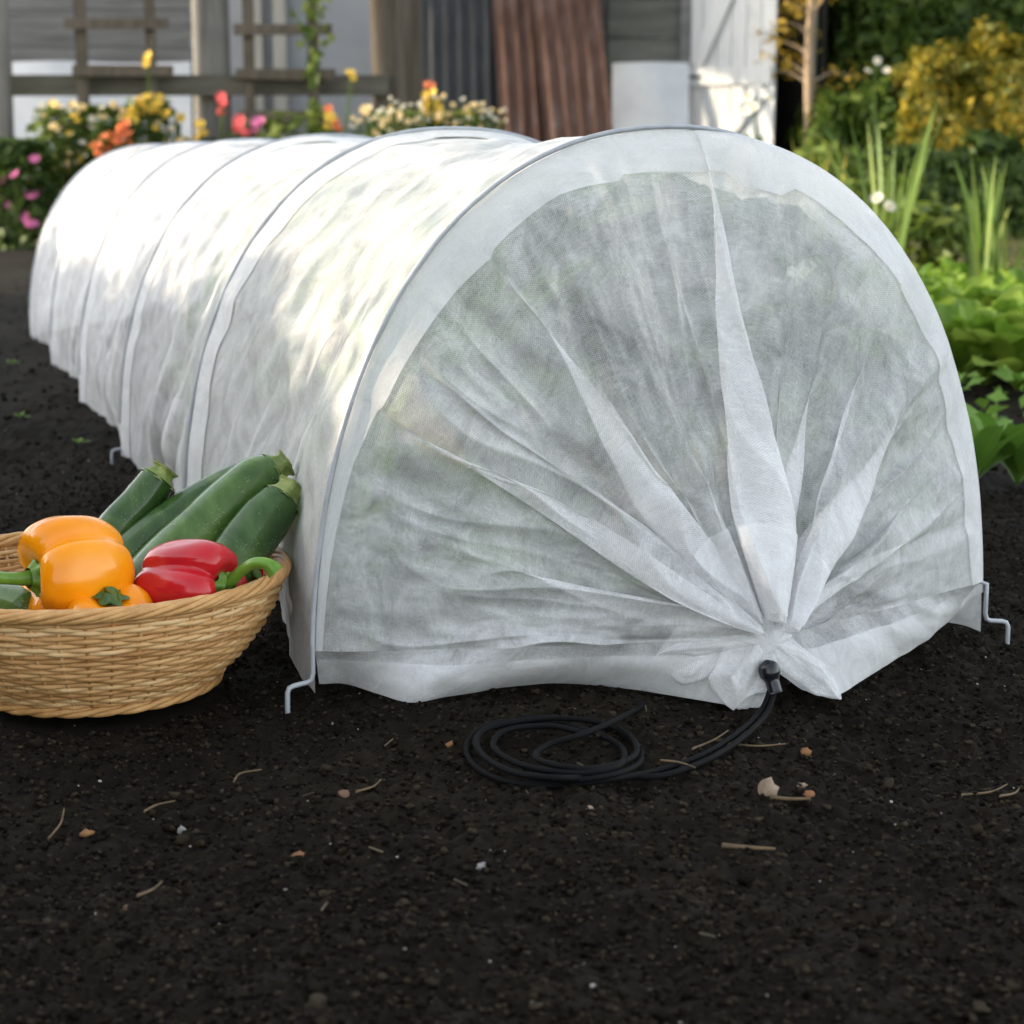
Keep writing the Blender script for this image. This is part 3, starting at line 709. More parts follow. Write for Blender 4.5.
MAT['pep_red'] = veg_mat('red_pepper', (.38, .008, .014), (.50, .010, .018), (.56, .02, .022))
MAT['pep_stem'] = veg_mat('pepper_stem', (.06, .15, .015), (.11, .24, .025), (.18, .32, .045), .45, 40, coat=.05)
MAT['pep_stem_dark'] = veg_mat('dark_pepper_stem', (.03, .07, .012), (.06, .12, .02), (.10, .17, .04), .5, 40, coat=.05)
MAT['courg'] = veg_mat('courgette_skin', (.014, .040, .009), (.040, .090, .019), (.092, .16, .042), .36, 22, (480, .22, (.15, .22, .09), 60), .2, .15)
MAT['courg_pale'] = veg_mat('pale_courgette_skin', (.030, .075, .015), (.068, .135, .028), (.13, .215, .058), .36, 22, (480, .24, (.20, .27, .12), 60), .2, .15)
MAT['courg_stem'] = veg_mat('courgette_stem', (.10, .15, .035), (.20, .26, .07), (.33, .36, .13), .6, 70, coat=0, bump=.5)
MAT['courg_cut'] = veg_mat('courgette_cut', (.25, .28, .12), (.34, .36, .17), (.42, .42, .22), .7, 90, coat=0)

def frame_from(zaxis, xhint=(1, 0, 0)):
    z = Vector(zaxis).normalized(); x = Vector(xhint); x = (x - z * x.dot(z)).normalized(); y = z.cross(x)
    return Matrix((x, y, z)).transposed().to_4x4()
def pepper(name, loc, axis, length, rad, lobes, mat, stem_pts, stem_r, stem_mat, label, seed, xh=(1, 0, 0), taper=.12, spin=0.0):
    M4 = Matrix.Translation(Vector(loc)) @ frame_from(axis, xh)
    root = thing(name, (0, 0, 0), label, 'pepper', 'peppers in the basket'); root.matrix_world = M4
    u = np.linspace(0, 1, 72); th = np.linspace(0, 2 * np.pi, 120, endpoint=False)
    U, A = np.meshgrid(u, th, indexing='ij')
    ph = np.pi * U
    r = rad * np.sin(ph) ** .74 * (1 - taper * (U - .30) * 2.2)
    lob = np.abs(np.sin((A + spin) * lobes / 2 + .12 * np.sin(A + seed)))
    crease = np.exp(-(lob / .26) ** 2) + .35 * np.exp(-(lob / .6) ** 2)
    ir = 1 + .07 * np.sin(A + seed * 1.3) + .05 * np.sin(2 * A + seed)
    r = r * ir * (1 - .20 * crease * (1 - .85 * U) + .05 * lob * (1 - U))
    z = length / 2 * np.sign(np.cos(ph)) * np.abs(np.cos(ph)) ** .85
    q = np.hypot(r, 0) / rad
    z = z - .21 * length * np.exp(-(q / .46) ** 2) * (U < .5) + .10 * length * np.exp(-(q / .45) ** 2) * (U > .5)
    z = z + .11 * length * (lob - .5) * np.cos(ph) * np.sin(ph)
    r = r + rad * .03 * fbm(A * 1.9, U * 4, 100 + seed, 2) * np.sin(ph)
    P = np.stack([r * np.cos(A), r * np.sin(A), z], -1)
    MB().grid(P, close_v=True).build('flesh', mat, root)
    zt = length / 2 - .20 * length
    # calyx: a small lobed green collar, then the stem
    a = np.linspace(0, 2 * np.pi, 60, endpoint=False); k = np.linspace(0, 1, 8)
    K_, A2 = np.meshgrid(k, a, indexing='ij'); rc = rad * .34 * (1 + .22 * np.sin(A2 * 6)) * (1 - K_) + stem_r * 1.2 * K_
    hcal = .010 * K_ ** 1.6 + .001
    mb = MB().grid(np.stack([rc * np.cos(A2), rc * np.sin(A2), zt + .0045 * (1 - K_) + hcal], -1), close_v=True)
    pts = catmull([(x, y, zt + z_) for x, y, z_ in stem_pts], 8); nst = len(pts)
    rr = stem_r * (1.25 - .55 * np.sin(np.linspace(0, 1, nst) * np.pi) ** .6); rr[-1] *= .92
    mb.tube(pts, rr, 14, True, lambda a_: 1 + .07 * np.cos(a_ * 5))
    mb.build('stem', stem_mat, root)
    return root
def courgette(path, radii, label, mat='courg', stem_len=.02, name='courgette', seed=1, stem=True, bend=0):
    """path: blossom end -> stem end, world points"""
    P = catmull([Vector(p) for p in path], 16); c = P.mean(0); P = P - c
    n = len(P); t = np.linspace(0, 1, n)
    rad = np.interp(t, np.linspace(0, 1, len(radii)), radii) * np.sqrt(np.clip(1 - ((.10 - t) / .10).clip(0) ** 2, .02, 1))
    root = thing(name, c, label, 'courgette', 'courgettes in the basket')
    MB().tube(P, rad, 40, True, lambda a: 1 + .018 * np.cos(a * 5 + seed) + .012 * np.cos(a * 10)).build('skin', MAT[mat], root)
    if stem:
        d = P[-1] - P[-3]; d /= np.linalg.norm(d); r0 = rad[-1]
        k = np.linspace(0, 1, 9); pts = [P[-1] - d * .002 + d * stem_len * q for q in k]
        rr = r0 * (1.03 - .42 * np.sin(np.clip(k * 1.3, 0, 1) * np.pi / 2) + .18 * sstep(.75, 1, k))
        MB().tube(pts, rr, 40, False, lambda a: 1 + .10 * np.cos(a * 5 + seed) + .03 * np.cos(a * 15)).build('stem', MAT['courg_stem'], root)
        e = pts[-1]; mb = MB()
        mb.tube([e - d * .0012, e + d * .0002, e + d * .0006], [rr[-1] * .97, rr[-1] * .93, rr[-1] * .5], 40, True, lambda a: 1 + .10 * np.cos(a * 5 + seed))
        mb.build('cut_end', MAT['courg_cut'], root)
    return root
Y0 = B0.y
# four courgettes leaning on the far rim, stalk ends up
courgette([at(82, 590, 1.415), at(112, 534, 1.455), at(140, 503, 1.475), at(158, 479, 1.485)], [.012, .0165, .0165, .0165, .015], 'courgette at the back left of the row, its pale cut stalk up', 'courg', .013, seed=2)
courgette([at(85, 615, 1.38), at(130, 556, 1.43), at(180, 515, 1.475), at(232, 484, 1.51), at(250, 477, 1.52)], [.013, .0165, .0165, .0150, .012], 'slim courgette lying between the back one and the largest, stalk hidden', 'courg', .012, seed=4, stem=False)
courgette([at(110, 640, 1.335), at(155, 576, 1.385), at(205, 527, 1.43), at(252, 484, 1.465), at(274, 470, 1.475)], [.016, .0225, .0225, .0220, .0205, .0150], 'largest courgette, paler green, lying across the middle of the basket', 'courg_pale', .014, seed=1)
courgette([at(190, 625, 1.345), at(226, 572, 1.385), at(258, 528, 1.42), at(281, 500, 1.44)], [.016, .0205, .0215, .0205, .0165], 'darkest courgette, rightmost in the basket, with stout pale stalk', 'courg', .017, seed=3)
courgette([at(32, 612, 1.315), at(12, 606, 1.33), at(-40, 596, 1.36), at(-90, 590, 1.38)], [.013, .0165, .018, .017], 'courgette tip just showing at the left under the big orange pepper', 'courg_pale', .012, seed=6)
pepper('bell_pepper', at(75, 574, 1.335), (-.78, -.60, .05), .086, .0435, 3, MAT['pep_orange'], [(0, 0, -.002), (0, 0, .014), (.001, .001, .026), (.003, .004, .040), (.004, .006, .046)], .0066, MAT['pep_stem'], 'large orange bell pepper on its side, green stem pointing left', 2, (0, 0, 1), spin=.5)
pepper('bell_pepper', at(191, 585, 1.352), (.90, -.42, .06), .084, .038, 3, MAT['pep_red'], [(0, 0, -.002), (.003, 0, .010), (.012, 0, .021), (.019, 0, .034), (.018, -.002, .045), (.012, -.004, .050)], .0058, MAT['pep_stem'], 'red bell pepper with curved bright green stem over the basket rim', 5, (0, 0, 1), spin=1.2)
pepper('bell_pepper', at(228, 580, 1.395), (.75, -.45, .2), .055, .025, 3, MAT['pep_red'], [(0, 0, -.002), (0, 0, .008), (.002, 0, .014)], .004, MAT['pep_stem_dark'], 'second red pepper mostly hidden behind the curved green stem', 8, (0, 0, 1))
pepper('bell_pepper', at(106, 620, 1.308), (.22, -.25, .92), .05, .036, 4, MAT['pep_orange'], [(0, 0, -.002), (0, 0, .006), (.001, 0, .011)], .0042, MAT['pep_stem_dark'], 'second orange pepper low against the front rim, short dark stem', 11, (1, 0, 0))

# ------------------------------------------------------------------ weathered shed
YS = 10.6
SX = lambda px, y=YS: at(px, 60, y).x
def zat(py, y): return at(512, py, y).z
SH = thing('garden_shed', (0, YS, 0), 'old weatherboarded shed along the back with white plank door', 'shed')
def boards(name, x0, x1, z0, z1, pitch, mat, parent=None, y=0.0, lean=.012):
    mb = MB(); z = z0
    while z < z1:
        h = min(pitch, z1 - z)
        mb.box(((x0 + x1) / 2, y - .012 + rng.uniform(-.003, .003), z + h / 2), (x1 - x0, .022, h - .008), Matrix.Rotation(lean * 5, 3, 'X'), .0012); z += pitch
    return mb.build(name, mat, parent, False)
xl = -4.9
boards('left_boards', xl, SX(196), .0, 2.3, .205, MAT['wood_grey'], SH); COL.objects[-1].name = 'weatherboard_wall'
boards('weatherboard_wall', SX(608), SX(688), .0, 2.3, .215, MAT['wood_green'], SH)
boards('weatherboard_wall', SX(372), SX(612), .0, 2.3, .2, MAT['wood_grey'], SH, .05)
mb = MB().box(((SX(192) + SX(374)) / 2, -.005, 1.15), (SX(374) - SX(192), .03, 2.3)).build('sheet_panel', MAT['grey_panel'], SH, False)
for a, b in ((252, 264), (275, 288)):
    MB().box(((SX(a) + SX(b)) / 2, -.05, 1.15), (SX(b) - SX(a), .05, 2.3), None, .002).build('batten', MAT['pale_batten'], SH, False)
# door opening, dark inside
x0, x1 = SX(688), SX(806)
mb = MB(); mb.box(((x0 + x1) / 2, 1.4, 1.0), (x1 - x0 + .4, .03, 2.0)); mb.box((x0 - .05, .72, 1.), (.03, 1.38, 2.)); mb.box((x1 + .1, .72, 1.), (.03, 1.38, 2.)); mb.box(((x0 + x1) / 2, .72, 2.02), (x1 - x0 + .4, 1.4, .03))
mb.build('interior', MAT['dark_inside'], SH, False)
MB().box((x0 - .02, -.02, 1.02), (.06, .08, 2.04), None, .002).build('door_jamb', MAT['wood_grey'], SH, False)
MB().box((x1 + .03, .6, 1.15), (.05, 1.25, 2.3)).build('end_wall', MAT['wood_green'], SH, False)
MB().box(((x0 + x1) / 2, -.0, 2.17), (x1 - x0 + .1, .05, .26)).build('lintel', MAT['wood_grey'], SH, False)
RM = Matrix.Rotation(.22, 3, 'X')
MB().box(((xl + x1 + .6) / 2, .9, 2.52), (x1 - xl + 1.0, 2.5, .06), RM).build('roof', MAT['felt'], SH, False)
MB().box(((xl + x1 + .6) / 2, 1.95, 1.2), (x1 - xl + .6, .05, 2.4)).build('rear_wall', MAT['wood_grey'], SH, False)
# ledged and braced door, ajar towards the garden
dw = .535; hinge = Vector((x0, -.04, .06)); ang = -R(32)
D = bpy.data.objects.new('door', None); COL.objects.link(D); D.parent = SH; D.location = hinge; D.rotation_euler = (0, 0, ang)
def under(name, mb, mat): return mb.build(name, mat, D, False)
mb = MB()
for k in range(6): mb.box((dw * (k + .5) / 6, 0, .97), (dw / 6 - .006, .02, 1.94), None, .0008)
under('plank_panel', mb, MAT['white_paint'])
zl = zat(76, YS - .2) - .06
for z in (.22, zl, 1.75): under('ledge', MB().box((dw / 2, -.022, z), (dw - .03, .024, .095), None, .001), MAT['white_paint'])
def brace(z0_, z1_):
    a = np.array([.06, -.022, z0_]); b = np.array([dw - .06, -.022, z1_]); Lb = np.linalg.norm(b - a); t = math.atan2(b[2] - a[2], b[0] - a[0])
    under('brace', MB().box((a + b) / 2, (Lb, .0236, .085), Matrix.Rotation(-t, 3, 'Y')), MAT['white_paint'])
brace(zl + .07, 1.72); brace(.28, zl - .07)
under('hinge', MB().box((.05, -.036, zl + .0), (.09, .006, .02)), MAT['black_iron'])

def leaning_sheet(name, px0, px1, shift, ytop, ybot, mat, label, h=1.9, corr=True, cat='metal sheet', group=None, zbot=0.0, amp=.006, pitch=.076):
    """sheet standing on the soil, leaning back on the shed"""
    xa, xb = SX(px0, ybot), SX(px1, ybot); w = xb - xa
    u = np.linspace(0, w, 140 if corr else 12); v_ = np.linspace(0, 1, 12)
    U, V_ = np.meshgrid(u, v_, indexing='ij')
    y = ybot + (ytop - ybot) * V_ + (amp * np.sin(U / pitch * 2 * np.pi) if corr else .006 * np.sin(U * 9 + V_ * 3)) - 0
    P = np.stack([xa + U + shift * V_, y, zbot + h * V_ + .006 * np.sin(U * 7)], -1)
    P2 = P.copy(); P2[..., 1] += .003 if corr else .018
    c = P.reshape(-1, 3).mean(0); c[2] = 0
    mb = MB().grid(P - c); mb.grid(P2[::-1] - c)
    for a_, b_ in ((P[0], P2[0]), (P[-1], P2[-1]), (P[:, 0], P2[:, 0]), (P[:, -1], P2[:, -1])): mb.grid(np.stack([a_, b_], 0) - c)
    o = mb.build(name, mat); o.location = c
    return tag(o, label, cat, group)
leaning_sheet('corrugated_sheet', 424, 504, -.02, YS - .10, YS - .42, MAT['black_iron'], 'black corrugated iron sheet next to the thick brown post', group='corrugated sheets leaning on the shed')
leaning_sheet('corrugated_sheet', 506, 580, -.12, YS - .07, YS - .55, MAT['rust'], 'rusty corrugated sheet directly beside the black one', group='corrugated sheets leaning on the shed')
leaning_sheet('corrugated_sheet', 556, 626, -.19, YS - .12, YS - .66, MAT['rust'], 'rusty corrugated sheet in front, slanting, beside the white board', group='corrugated sheets leaning on the shed')
leaning_sheet('white_board', 614, 692, .0, YS - .10, YS - .25, MAT['white_board'], 'low white board leaning under the green grey weatherboards', h=zat(63, YS - .1), corr=False, cat='board')
leaning_sheet('white_board', 8, 188, .0, YS - .30, YS - .38, MAT['white_board'], 'wide low white board behind the trellis fence', h=zat(62, YS - .3), corr=False, cat='board')

# ------------------------------------------------------------------ fence and trellis
YF = 9.0
def post(name, px0, px1, mat, label, y=YF, h=1.75, cat='post', d=None, group='fence posts'):
    a, b = SX(px0, y), SX(px1, y); w = b - a; d = d or w * .8
    n = 14; zz = np.linspace(-.15, h, n); sq = lambda q: 1 / np.maximum(np.abs(np.cos(q)), np.abs(np.sin(q))) * .99
    pts = [(.01 * math.sin(z * 2 + px0), 0, z) for z in zz]
    mb = MB().tube(pts, w / 2 * .8, 24, True, lambda q: np.minimum(sq(q + np.pi / 4 * 0), 1.25))
    o = mb.build(name, mat); o.location = ((a + b) / 2, y, 0); o.scale = (1, d / w, 1)
    return tag(o, label, cat, group)
post('fence_post', 188, 232, MAT['post_grey'], 'broad grey fence post between the two trellis panels', y=YF + .14)
post('fence_post', 366, 430, MAT['post_brown'], 'thick dark brown post at the right end of the rail', y=YF + .1, h=1.9)
post('fence_post', -8, 11, MAT['post_grey'], 'slim grey fence post at the left edge of the picture', y=YF - .1)
zr = zat(85, YF); a, b = SX(-30), SX(392)
o = MB().box((0, 0, 0), (SX(388, YF) - SX(-40, YF), .045, .095), None, .002).build('fence_rail', MAT['rail'], None, False)
o.location = ((SX(388, YF) + SX(-40, YF)) / 2, YF, zr); tag(o, 'long horizontal grey wooden rail joining the fence posts', 'rail')
def trellis(pxs, rails, label):
    y = YF - .06; cx = SX(sum(p for p, _ in pxs) / len(pxs), y)
    root = thing('trellis', (cx, y, 0), label, 'trellis', 'trellis panels on the fence')
    for p, w in pxs:
        MB().box((SX(p, y) - cx, 0, .82), (.045 if not w else w, .03, 1.75), None, .002).build('upright', MAT['trellis'], root, False)
    for p0, p1, py in rails:
        MB().box(((SX(p0, y) + SX(p1, y)) / 2 - cx, -.032, zat(py, y)), (SX(p1, y) - SX(p0, y), .03, .05), None, .002).build('crossbar', MAT['trellis'], root, False)
trellis([(82, .05), (151, .045)], [(68, 171, 24), (74, 174, 71), (70, 172, 112), (68, 171, -25)], 'brown trellis panel on the left part of the fence')
trellis([(249, .05), (313, .05)], [(235, 333, 30), (236, 336, 75), (238, 330, 116), (236, 334, -18)], 'brown trellis panel with climbing plant, right of the grey post')

# ------------------------------------------------------------------ leaves, flowers and bed plants
def leaf_cards(mb, pts, nrm, size, fold=.25, aspect=.55):
    """small folded leaves; pts (n,3), nrm (n,3) roughly outward, size (n,)"""
    n = len(pts); r = rng.normal(0, 1, (n, 3)); nrm = nrm + .9 * rng.normal(0, 1, (n, 3)) * .6
    nrm /= np.linalg.norm(nrm, axis=1)[:, None] + 1e-9
    t = np.cross(nrm, r); t /= np.linalg.norm(t, axis=1)[:, None] + 1e-9; b = np.cross(nrm, t)
    s = size[:, None]
    V = np.stack([pts - t * s, pts + b * s * aspect + nrm * s * fold, pts + t * s, pts - b * s * aspect + nrm * s * fold], 1).reshape(-1, 3)
    k = np.arange(n)[:, None] * 4
    mb.add(V, tris=np.concatenate([np.hstack([k, k + 1, k + 2]), np.hstack([k, k + 2, k + 3])]))
def blob_points(n, c, r, shell=.75):
    d = rng.normal(0, 1, (n, 3)); d /= np.linalg.norm(d, axis=1)[:, None]
    q = shell + (1 - shell) * rng.random(n); q = np.where(rng.random(n) < .25, rng.random(n) ** .5, q)
    return np.array(c) + d * q[:, None] * np.array(r), d
def flower_mesh(name, mat, petals, rad, cup=.3, mound=False):
    mb = MB()
    for k in range(petals):
        a = 2 * np.pi * k / petals; u = np.linspace(-1, 1, 4); v_ = np.linspace(0, 1, 5)
        U, V_ = np.meshgrid(u, v_, indexing='ij'); w = .9 * rad * np.pi / petals * 1.6 * np.sin(np.clip(V_ * .85 + .12, 0, 1) * np.pi) ** .6
        rr = rad * V_; la = U * w * .5
        P = np.stack([rr * math.cos(a) - la * math.sin(a), rr * math.sin(a) + la * math.cos(a), cup * rad * V_ ** 1.5 - .1 * np.abs(la)], -1); mb.grid(P)
    V, F = ico(1); mb.add(V * rad * (.28 if not mound else .5) * np.array([1, 1, .6]) + np.array([0, 0, rad * .08]), tris=F)
    o = mb.build(name, mat); me = o.data; bpy.data.objects.remove(o); me.materials.append(MAT['f_centre'])
    nf = len(me.polygons); ncf = len(F); idx = np.zeros(nf, np.int32)
    tri = np.array([p.loop_total == 3 for p in me.polygons]); idx[tri] = 0 if mound else 1; me.polygons.foreach_set('material_index', idx); return me
FM = {'pink': flower_mesh('pink_flower', MAT['f_pink'], 12, .042, .5, True), 'white': flower_mesh('white_flower', MAT['f_white'], 12, .026), 'cream': flower_mesh('cream_flower', MAT['f_cream'], 10, .032, .4, True),
      'yellow': flower_mesh('yellow_flower', MAT['f_yellow'], 9, .036, .5, True), 'orange': flower_mesh('orange_flower', MAT['f_orange'], 7, .034, .8, True), 'coral': flower_mesh('coral_flower', MAT['f_coral'], 9, .036, .6, True)}
def bed_plant(name, px, py_base, y, w, h, flowers, label, leaf='bedleaf', nleaf=500, lsize=.028, cat='plant', group='flowering plants in the border', depth=None, domed=True, nstem=10, spread=1.0):
    """flowers: list of (kind, px, py, scale)"""
    x = SX(px, y); base = Vector((x, y, 0)); root = thing(name, base, label, cat, group)
    depth = depth or w * .7
    mb = MB(); n = nleaf
    z = h * rng.random(n) ** .85
    k = np.sqrt(np.clip(1 - (z / h - .35).clip(0) ** 2 * 1.4, .15, 1)) if domed else 1 - .5 * z / h
    a = rng.random(n) * 6.283; q = rng.random(n) ** .5
    P = np.stack([np.cos(a) * q * w / 2 * k, np.sin(a) * q * depth / 2 * k, z], -1)
    leaf_cards(mb, P, P / np.array([w, depth, h]) + np.array([0, 0, .25]), lsize * rng.uniform(.6, 1.4, n))
    mb.build('foliage', MAT[leaf], root)
    mb = MB(); tops = []
    for kind, fx, fy, s in flowers:
        yy = y - rng.uniform(.3, .62) * depth; p = at(fx, fy, yy) - base; tops.append((kind, p, s))
        mb.tube([(p.x * .45, p.y * .5, -.01), (p.x * .8, p.y * .8, p.z * .5), (p.x, p.y, p.z)], .0035, 5)
    for i in range(nstem):
        a = rng.random() * 6.28; mb.tube([(0, 0, -.01), (math.cos(a) * w * .2, math.sin(a) * depth * .2, h * .4), (math.cos(a) * w * .36, math.sin(a) * depth * .35, h * .8)], .004, 5)
    mb.build('stalks', MAT['stem'], root); COL.objects[-1].name = 'stem'
    for kind, p, s in tops:
        o = bpy.data.objects.new('flower', FM[kind]); COL.objects.link(o); o.parent = root; s *= .85; o.location = p; o.scale = (s, s, s)
        o.rotation_euler = (R(rng.uniform(25, 75)), R(rng.uniform(-25, 25)), rng.uniform(-.6, .6))
    return root
def rnd_fl(n, kinds, x0, x1, y0, y1, s0=.8, s1=1.3): return [(kinds[int(rng.integers(len(kinds)))], rng.uniform(x0, x1), rng.uniform(y0, y1), rng.uniform(s0, s1)) for _ in range(n)]
YB = 8.55
bed_plant('flower_plant', 12, 250, YB - .1, .42, zat(140, YB), [('pink', 33, 197, 1.02), ('pink', 27, 217, 0.82), ('pink', 31, 226, 1.02), ('pink', 15, 176, 0.82), ('pink', 2, 181, 0.82), ('pink', 35, 160, 0.74), ('pink', 36, 213, 0.66), ('pink', 8, 205, 0.49)], 'bushy green plant with bright pink flowers at the far left', nleaf=1500)
bed_plant('flower_plant', 58, 250, YB + .15, .36, zat(108, YB), rnd_fl(34, ['white', 'cream', 'white', 'yellow'], 38, 100, 100, 175, .55, .95), 'leafy plant dotted with small white daisies left of the orange flowers', leaf='limeleaf', nleaf=1100, cat='plant')
bed_plant('flower_plant', 92, 250, YB + .3, .34, zat(104, YB), rnd_fl(26, ['cream', 'yellow', 'white'], 52, 135, 104, 150, .6, 1.0) + [('yellow', 62, 124, 0.98), ('cream', 84, 123, 1.07), ('cream', 102, 118, 1.07)], 'tall plant with cream and yellow blooms below the left trellis', leaf='limeleaf', nleaf=900)
bed_plant('flower_plant', 112, 250, YB - .1, .28, zat(122, YB), [('orange', 97, 148, 1.07), ('orange', 98, 156, 0.98), ('orange', 112, 140, 1.15), ('orange', 120, 132, 1.15), ('orange', 118, 144, 1.07), ('orange', 126, 126, 0.98), ('orange', 127, 137, 1.07), ('orange', 108, 149, 0.98), ('orange', 130, 145, 0.82), ('orange', 104, 138, 0.66)], 'plant with a cluster of orange red flowers beside the tunnel end', nleaf=800)
bed_plant('flower_plant', 148, 250, YB + .3, .34, zat(98, YB), rnd_fl(18, ['yellow', 'cream', 'yellow'], 120, 190, 98, 150, .5, .9) + [('yellow', 149, 58, 1.07), ('yellow', 147, 64, 0.82), ('yellow', 147, 98, 0.98), ('yellow', 140, 104, 1.07), ('yellow', 132, 112, 0.98), ('yellow', 155, 106, 0.98), ('yellow', 150, 112, 0.82), ('yellow', 128, 118, 0.82), ('cream', 158, 124, 0.98), ('cream', 172, 130, 0.82), ('cream', 180, 142, 0.98), ('yellow', 160, 98, 0.74)], 'tall lime green plant topped with bright yellow flowers', 'limeleaf', 600)
bed_plant('flower_plant', 200, 250, YB + .2, .26, zat(138, YB), [('yellow', 200, 125, 0.90), ('yellow', 202, 134, 0.98), ('yellow', 198, 139, 0.82), ('coral', 222, 98, 0.98), ('coral', 224, 106, 0.98), ('coral', 221, 113, 0.82)], 'small plant with yellow blooms and one coral spike by the grey post', nleaf=300)
bed_plant('flower_plant', 250, 250, YB + .2, .34, zat(120, YB), [('coral', 240, 122, 1.15), ('coral', 238, 129, 0.90), ('pink', 258, 124, 1.15), ('pink', 257, 130, 0.82), ('coral', 245, 133, 0.82)], 'green plant with rose pink flowers under the right trellis', 'limeleaf', 500)
bed_plant('flower_plant', 300, 250, YB + .1, .5, zat(112, YB), [('yellow', 350, 74, 0.90), ('yellow', 353, 78, 0.66), ('orange', 329, 110, 0.82), ('yellow', 330, 118, 0.98), ('orange', 334, 124, 0.98), ('orange', 338, 130, 0.82), ('yellow', 328, 128, 0.82)], 'lime green plant with a yellow orange flower spike beside the vine', 'limeleaf', 700)
bed_plant('daisy_bush', 428, 250, 7.9, .70, zat(112, 7.9), [(k_, x_, y_ + 16 * ((x_ - 428) / 78) ** 2, s_) for k_, x_, y_, s_ in rnd_fl(130, ['white', 'white', 'cream'], 350, 506, 94, 132, .3, .6)] + [('orange', 429, 88, .9), ('yellow', 430, 96, 1.2), ('yellow', 431, 103, 1.3), ('yellow', 433, 112, 1.5), ('yellow', 438, 118, 1.4), ('yellow', 427, 112, 1.3)] + rnd_fl(12, ['cream', 'yellow'], 360, 480, 105, 122, .6, 1.0), 'round bush covered in small white and yellow daisies', 'limeleaf', 3200, .024, depth=.6)
# climbing plant on the right trellis
mb = MB(); root = thing('climbing_plant', (SX(313, YF - .1), YF - .12, 0), 'green climbing plant twining up the right trellis upright', 'climber')
tt = np.linspace(0, 1, 40); pts = [(.03 * math.sin(t * 26), .03 * math.cos(t * 26) + .03, 1.5 * t) for t in tt]; mb.tube(pts, .005, 6); mb.build('stem', MAT['stem'], root)
mb = MB(); n = 190; z = rng.random(n) * 1.4; dn = .35 + .65 * (vnoise(z * 6, z * 0, 5) > -.1); P = np.stack([rng.normal(0, .05, n) * dn, rng.normal(0, .04, n), z], -1); leaf_cards(mb, P, np.tile([0, -1., .3], (n, 1)), rng.uniform(.018, .04, n)); mb.build('foliage', MAT['limeleaf'], root)

# ------------------------------------------------------------------ hedges, shrubs and the slim tree
def hedge(name, x0, x1, y0, y1, h, mat, label, n, size, cat='hedge', round_=.12, rough=.1):
    c = ((x0 + x1) / 2, (y0 + y1) / 2); root = thing(name, (c[0], c[1], 0), label, cat)
    w, d = x1 - x0, y1 - y0
    def surf(n, inset=0):
        f = rng.random(n); a = rng.random(n); b = rng.random(n)
        face = rng.choice(5, n, p=np.array([w * h, w * h * .5, d * h, d * h, w * d]) / (1.5 * w * h + 2 * d * h + w * d))
        x = np.select([face == 0, face == 1, face == 2, face == 3, face == 4], [a * w, a * w, 0 * a, 0 * a + w, a * w]) - w / 2
        y = np.select([face == 0, face == 1, face == 2, face == 3, face == 4], [0 * a, 0 * a + d, a * d, a * d, b * d]) - d / 2
        z = np.select([face == 4], [0 * a + h], b * h)
        nr = np.stack([np.select([face == 2, face == 3], [-1. + 0 * a, 1. + 0 * a], 0), np.select([face == 0, face == 1], [-1. + 0 * a, 1. + 0 * a], 0), (face == 4) * 1.], -1)
        bump = rough * fbm(x * 3 + z * 1.3, y * 3 + z * 2.2, 120, 3)
        P = np.stack([x, y, z], -1) + nr * (bump - inset + rng.normal(0, .02, n))[:, None]
        top = sstep(1 - round_, 1, P[:, 2] / h); tq = .12 + .42 * max(0, round_ - .15); P[:, 0] *= 1 - tq * top ** 2; P[:, 1] *= 1 - tq * top ** 2
        P[:, 2] = np.maximum(P[:, 2], .02); return P, nr
    mb = MB(); P, nr = surf(n); leaf_cards(mb, P, nr, size * rng.uniform(.6, 1.4, n)); mb.build('foliage', MAT[mat], root)
    mb = MB()
    for k in range(int(max(6, w * 5))):
        px_ = rng.uniform(-w * .42, w * .42); py_ = rng.uniform(-d * .3, d * .3)
        mb.tube([(px_, py_, -.05), (px_ + rng.normal(0, .06), py_ + rng.normal(0, .06), h * .45), (px_ + rng.normal(0, .15), py_ + rng.normal(0, .15), h * .82)], [.025, .018, .006], 6)
    mb.build('branches', MAT['bark'], root); COL.objects[-1].name = 'branch_frame'
    # twiggy heart so that no daylight shows straight through
    mb = MB(); P, nr = surf(int(n * .8), .10); leaf_cards(mb, P, nr, size * 1.5 * rng.uniform(.7, 1.3, len(P))); P, nr = surf(int(n * .6), .30); leaf_cards(mb, P, nr, size * 2.4 * rng.uniform(.7, 1.3, len(P))); mb.build('inner_foliage', MAT[mat], root)
    return root
hedge('box_hedge', 1.92, 6.2, 10.95, 12.2, 1.95, 'hedge', 'tall dark green clipped hedge along the back right', 42000, .030)
hedge('sunlit_shrub', SX(902, 9.6), SX(1075, 9.6), 9.6, 10.4, zat(62, 9.6), 'sunlit_gold', 'rounded shrub in front of the dark hedge, sunlit gold put into its leaf colour', 11000, .026, 'shrub', .7, .2)
hedge('box_shrub', SX(822, 9.9), SX(905, 9.9), 9.9, 10.5, zat(100, 9.9), 'hedge', 'loose dark green shrub left of the sunlit gold one', 5000, .03, 'shrub', .4, .16)
hedge('low_shrub', SX(835, 9.0), SX(1060, 9.0), 8.9, 9.4, zat(158, 9.0), 'bedleaf', 'low green edging shrub beneath the sunlit gold one', 5000, .026, 'shrub', .4, .12)
TR = thing('slim_tree', (SX(811, 10.2), 10.2, 0), 'slim pale trunked tree with sunlit yellow put into its leaf colour beside the dark doorway', 'tree')
zz = np.linspace(-.05, 1.75, 12); MB().tube([(.012 * math.sin(z * 5), .01 * math.cos(z * 4), z) for z in zz], np.linspace(.032, .022, 12), 10).build('trunk', MAT['bark'], TR)
mb = MB(); ends = []
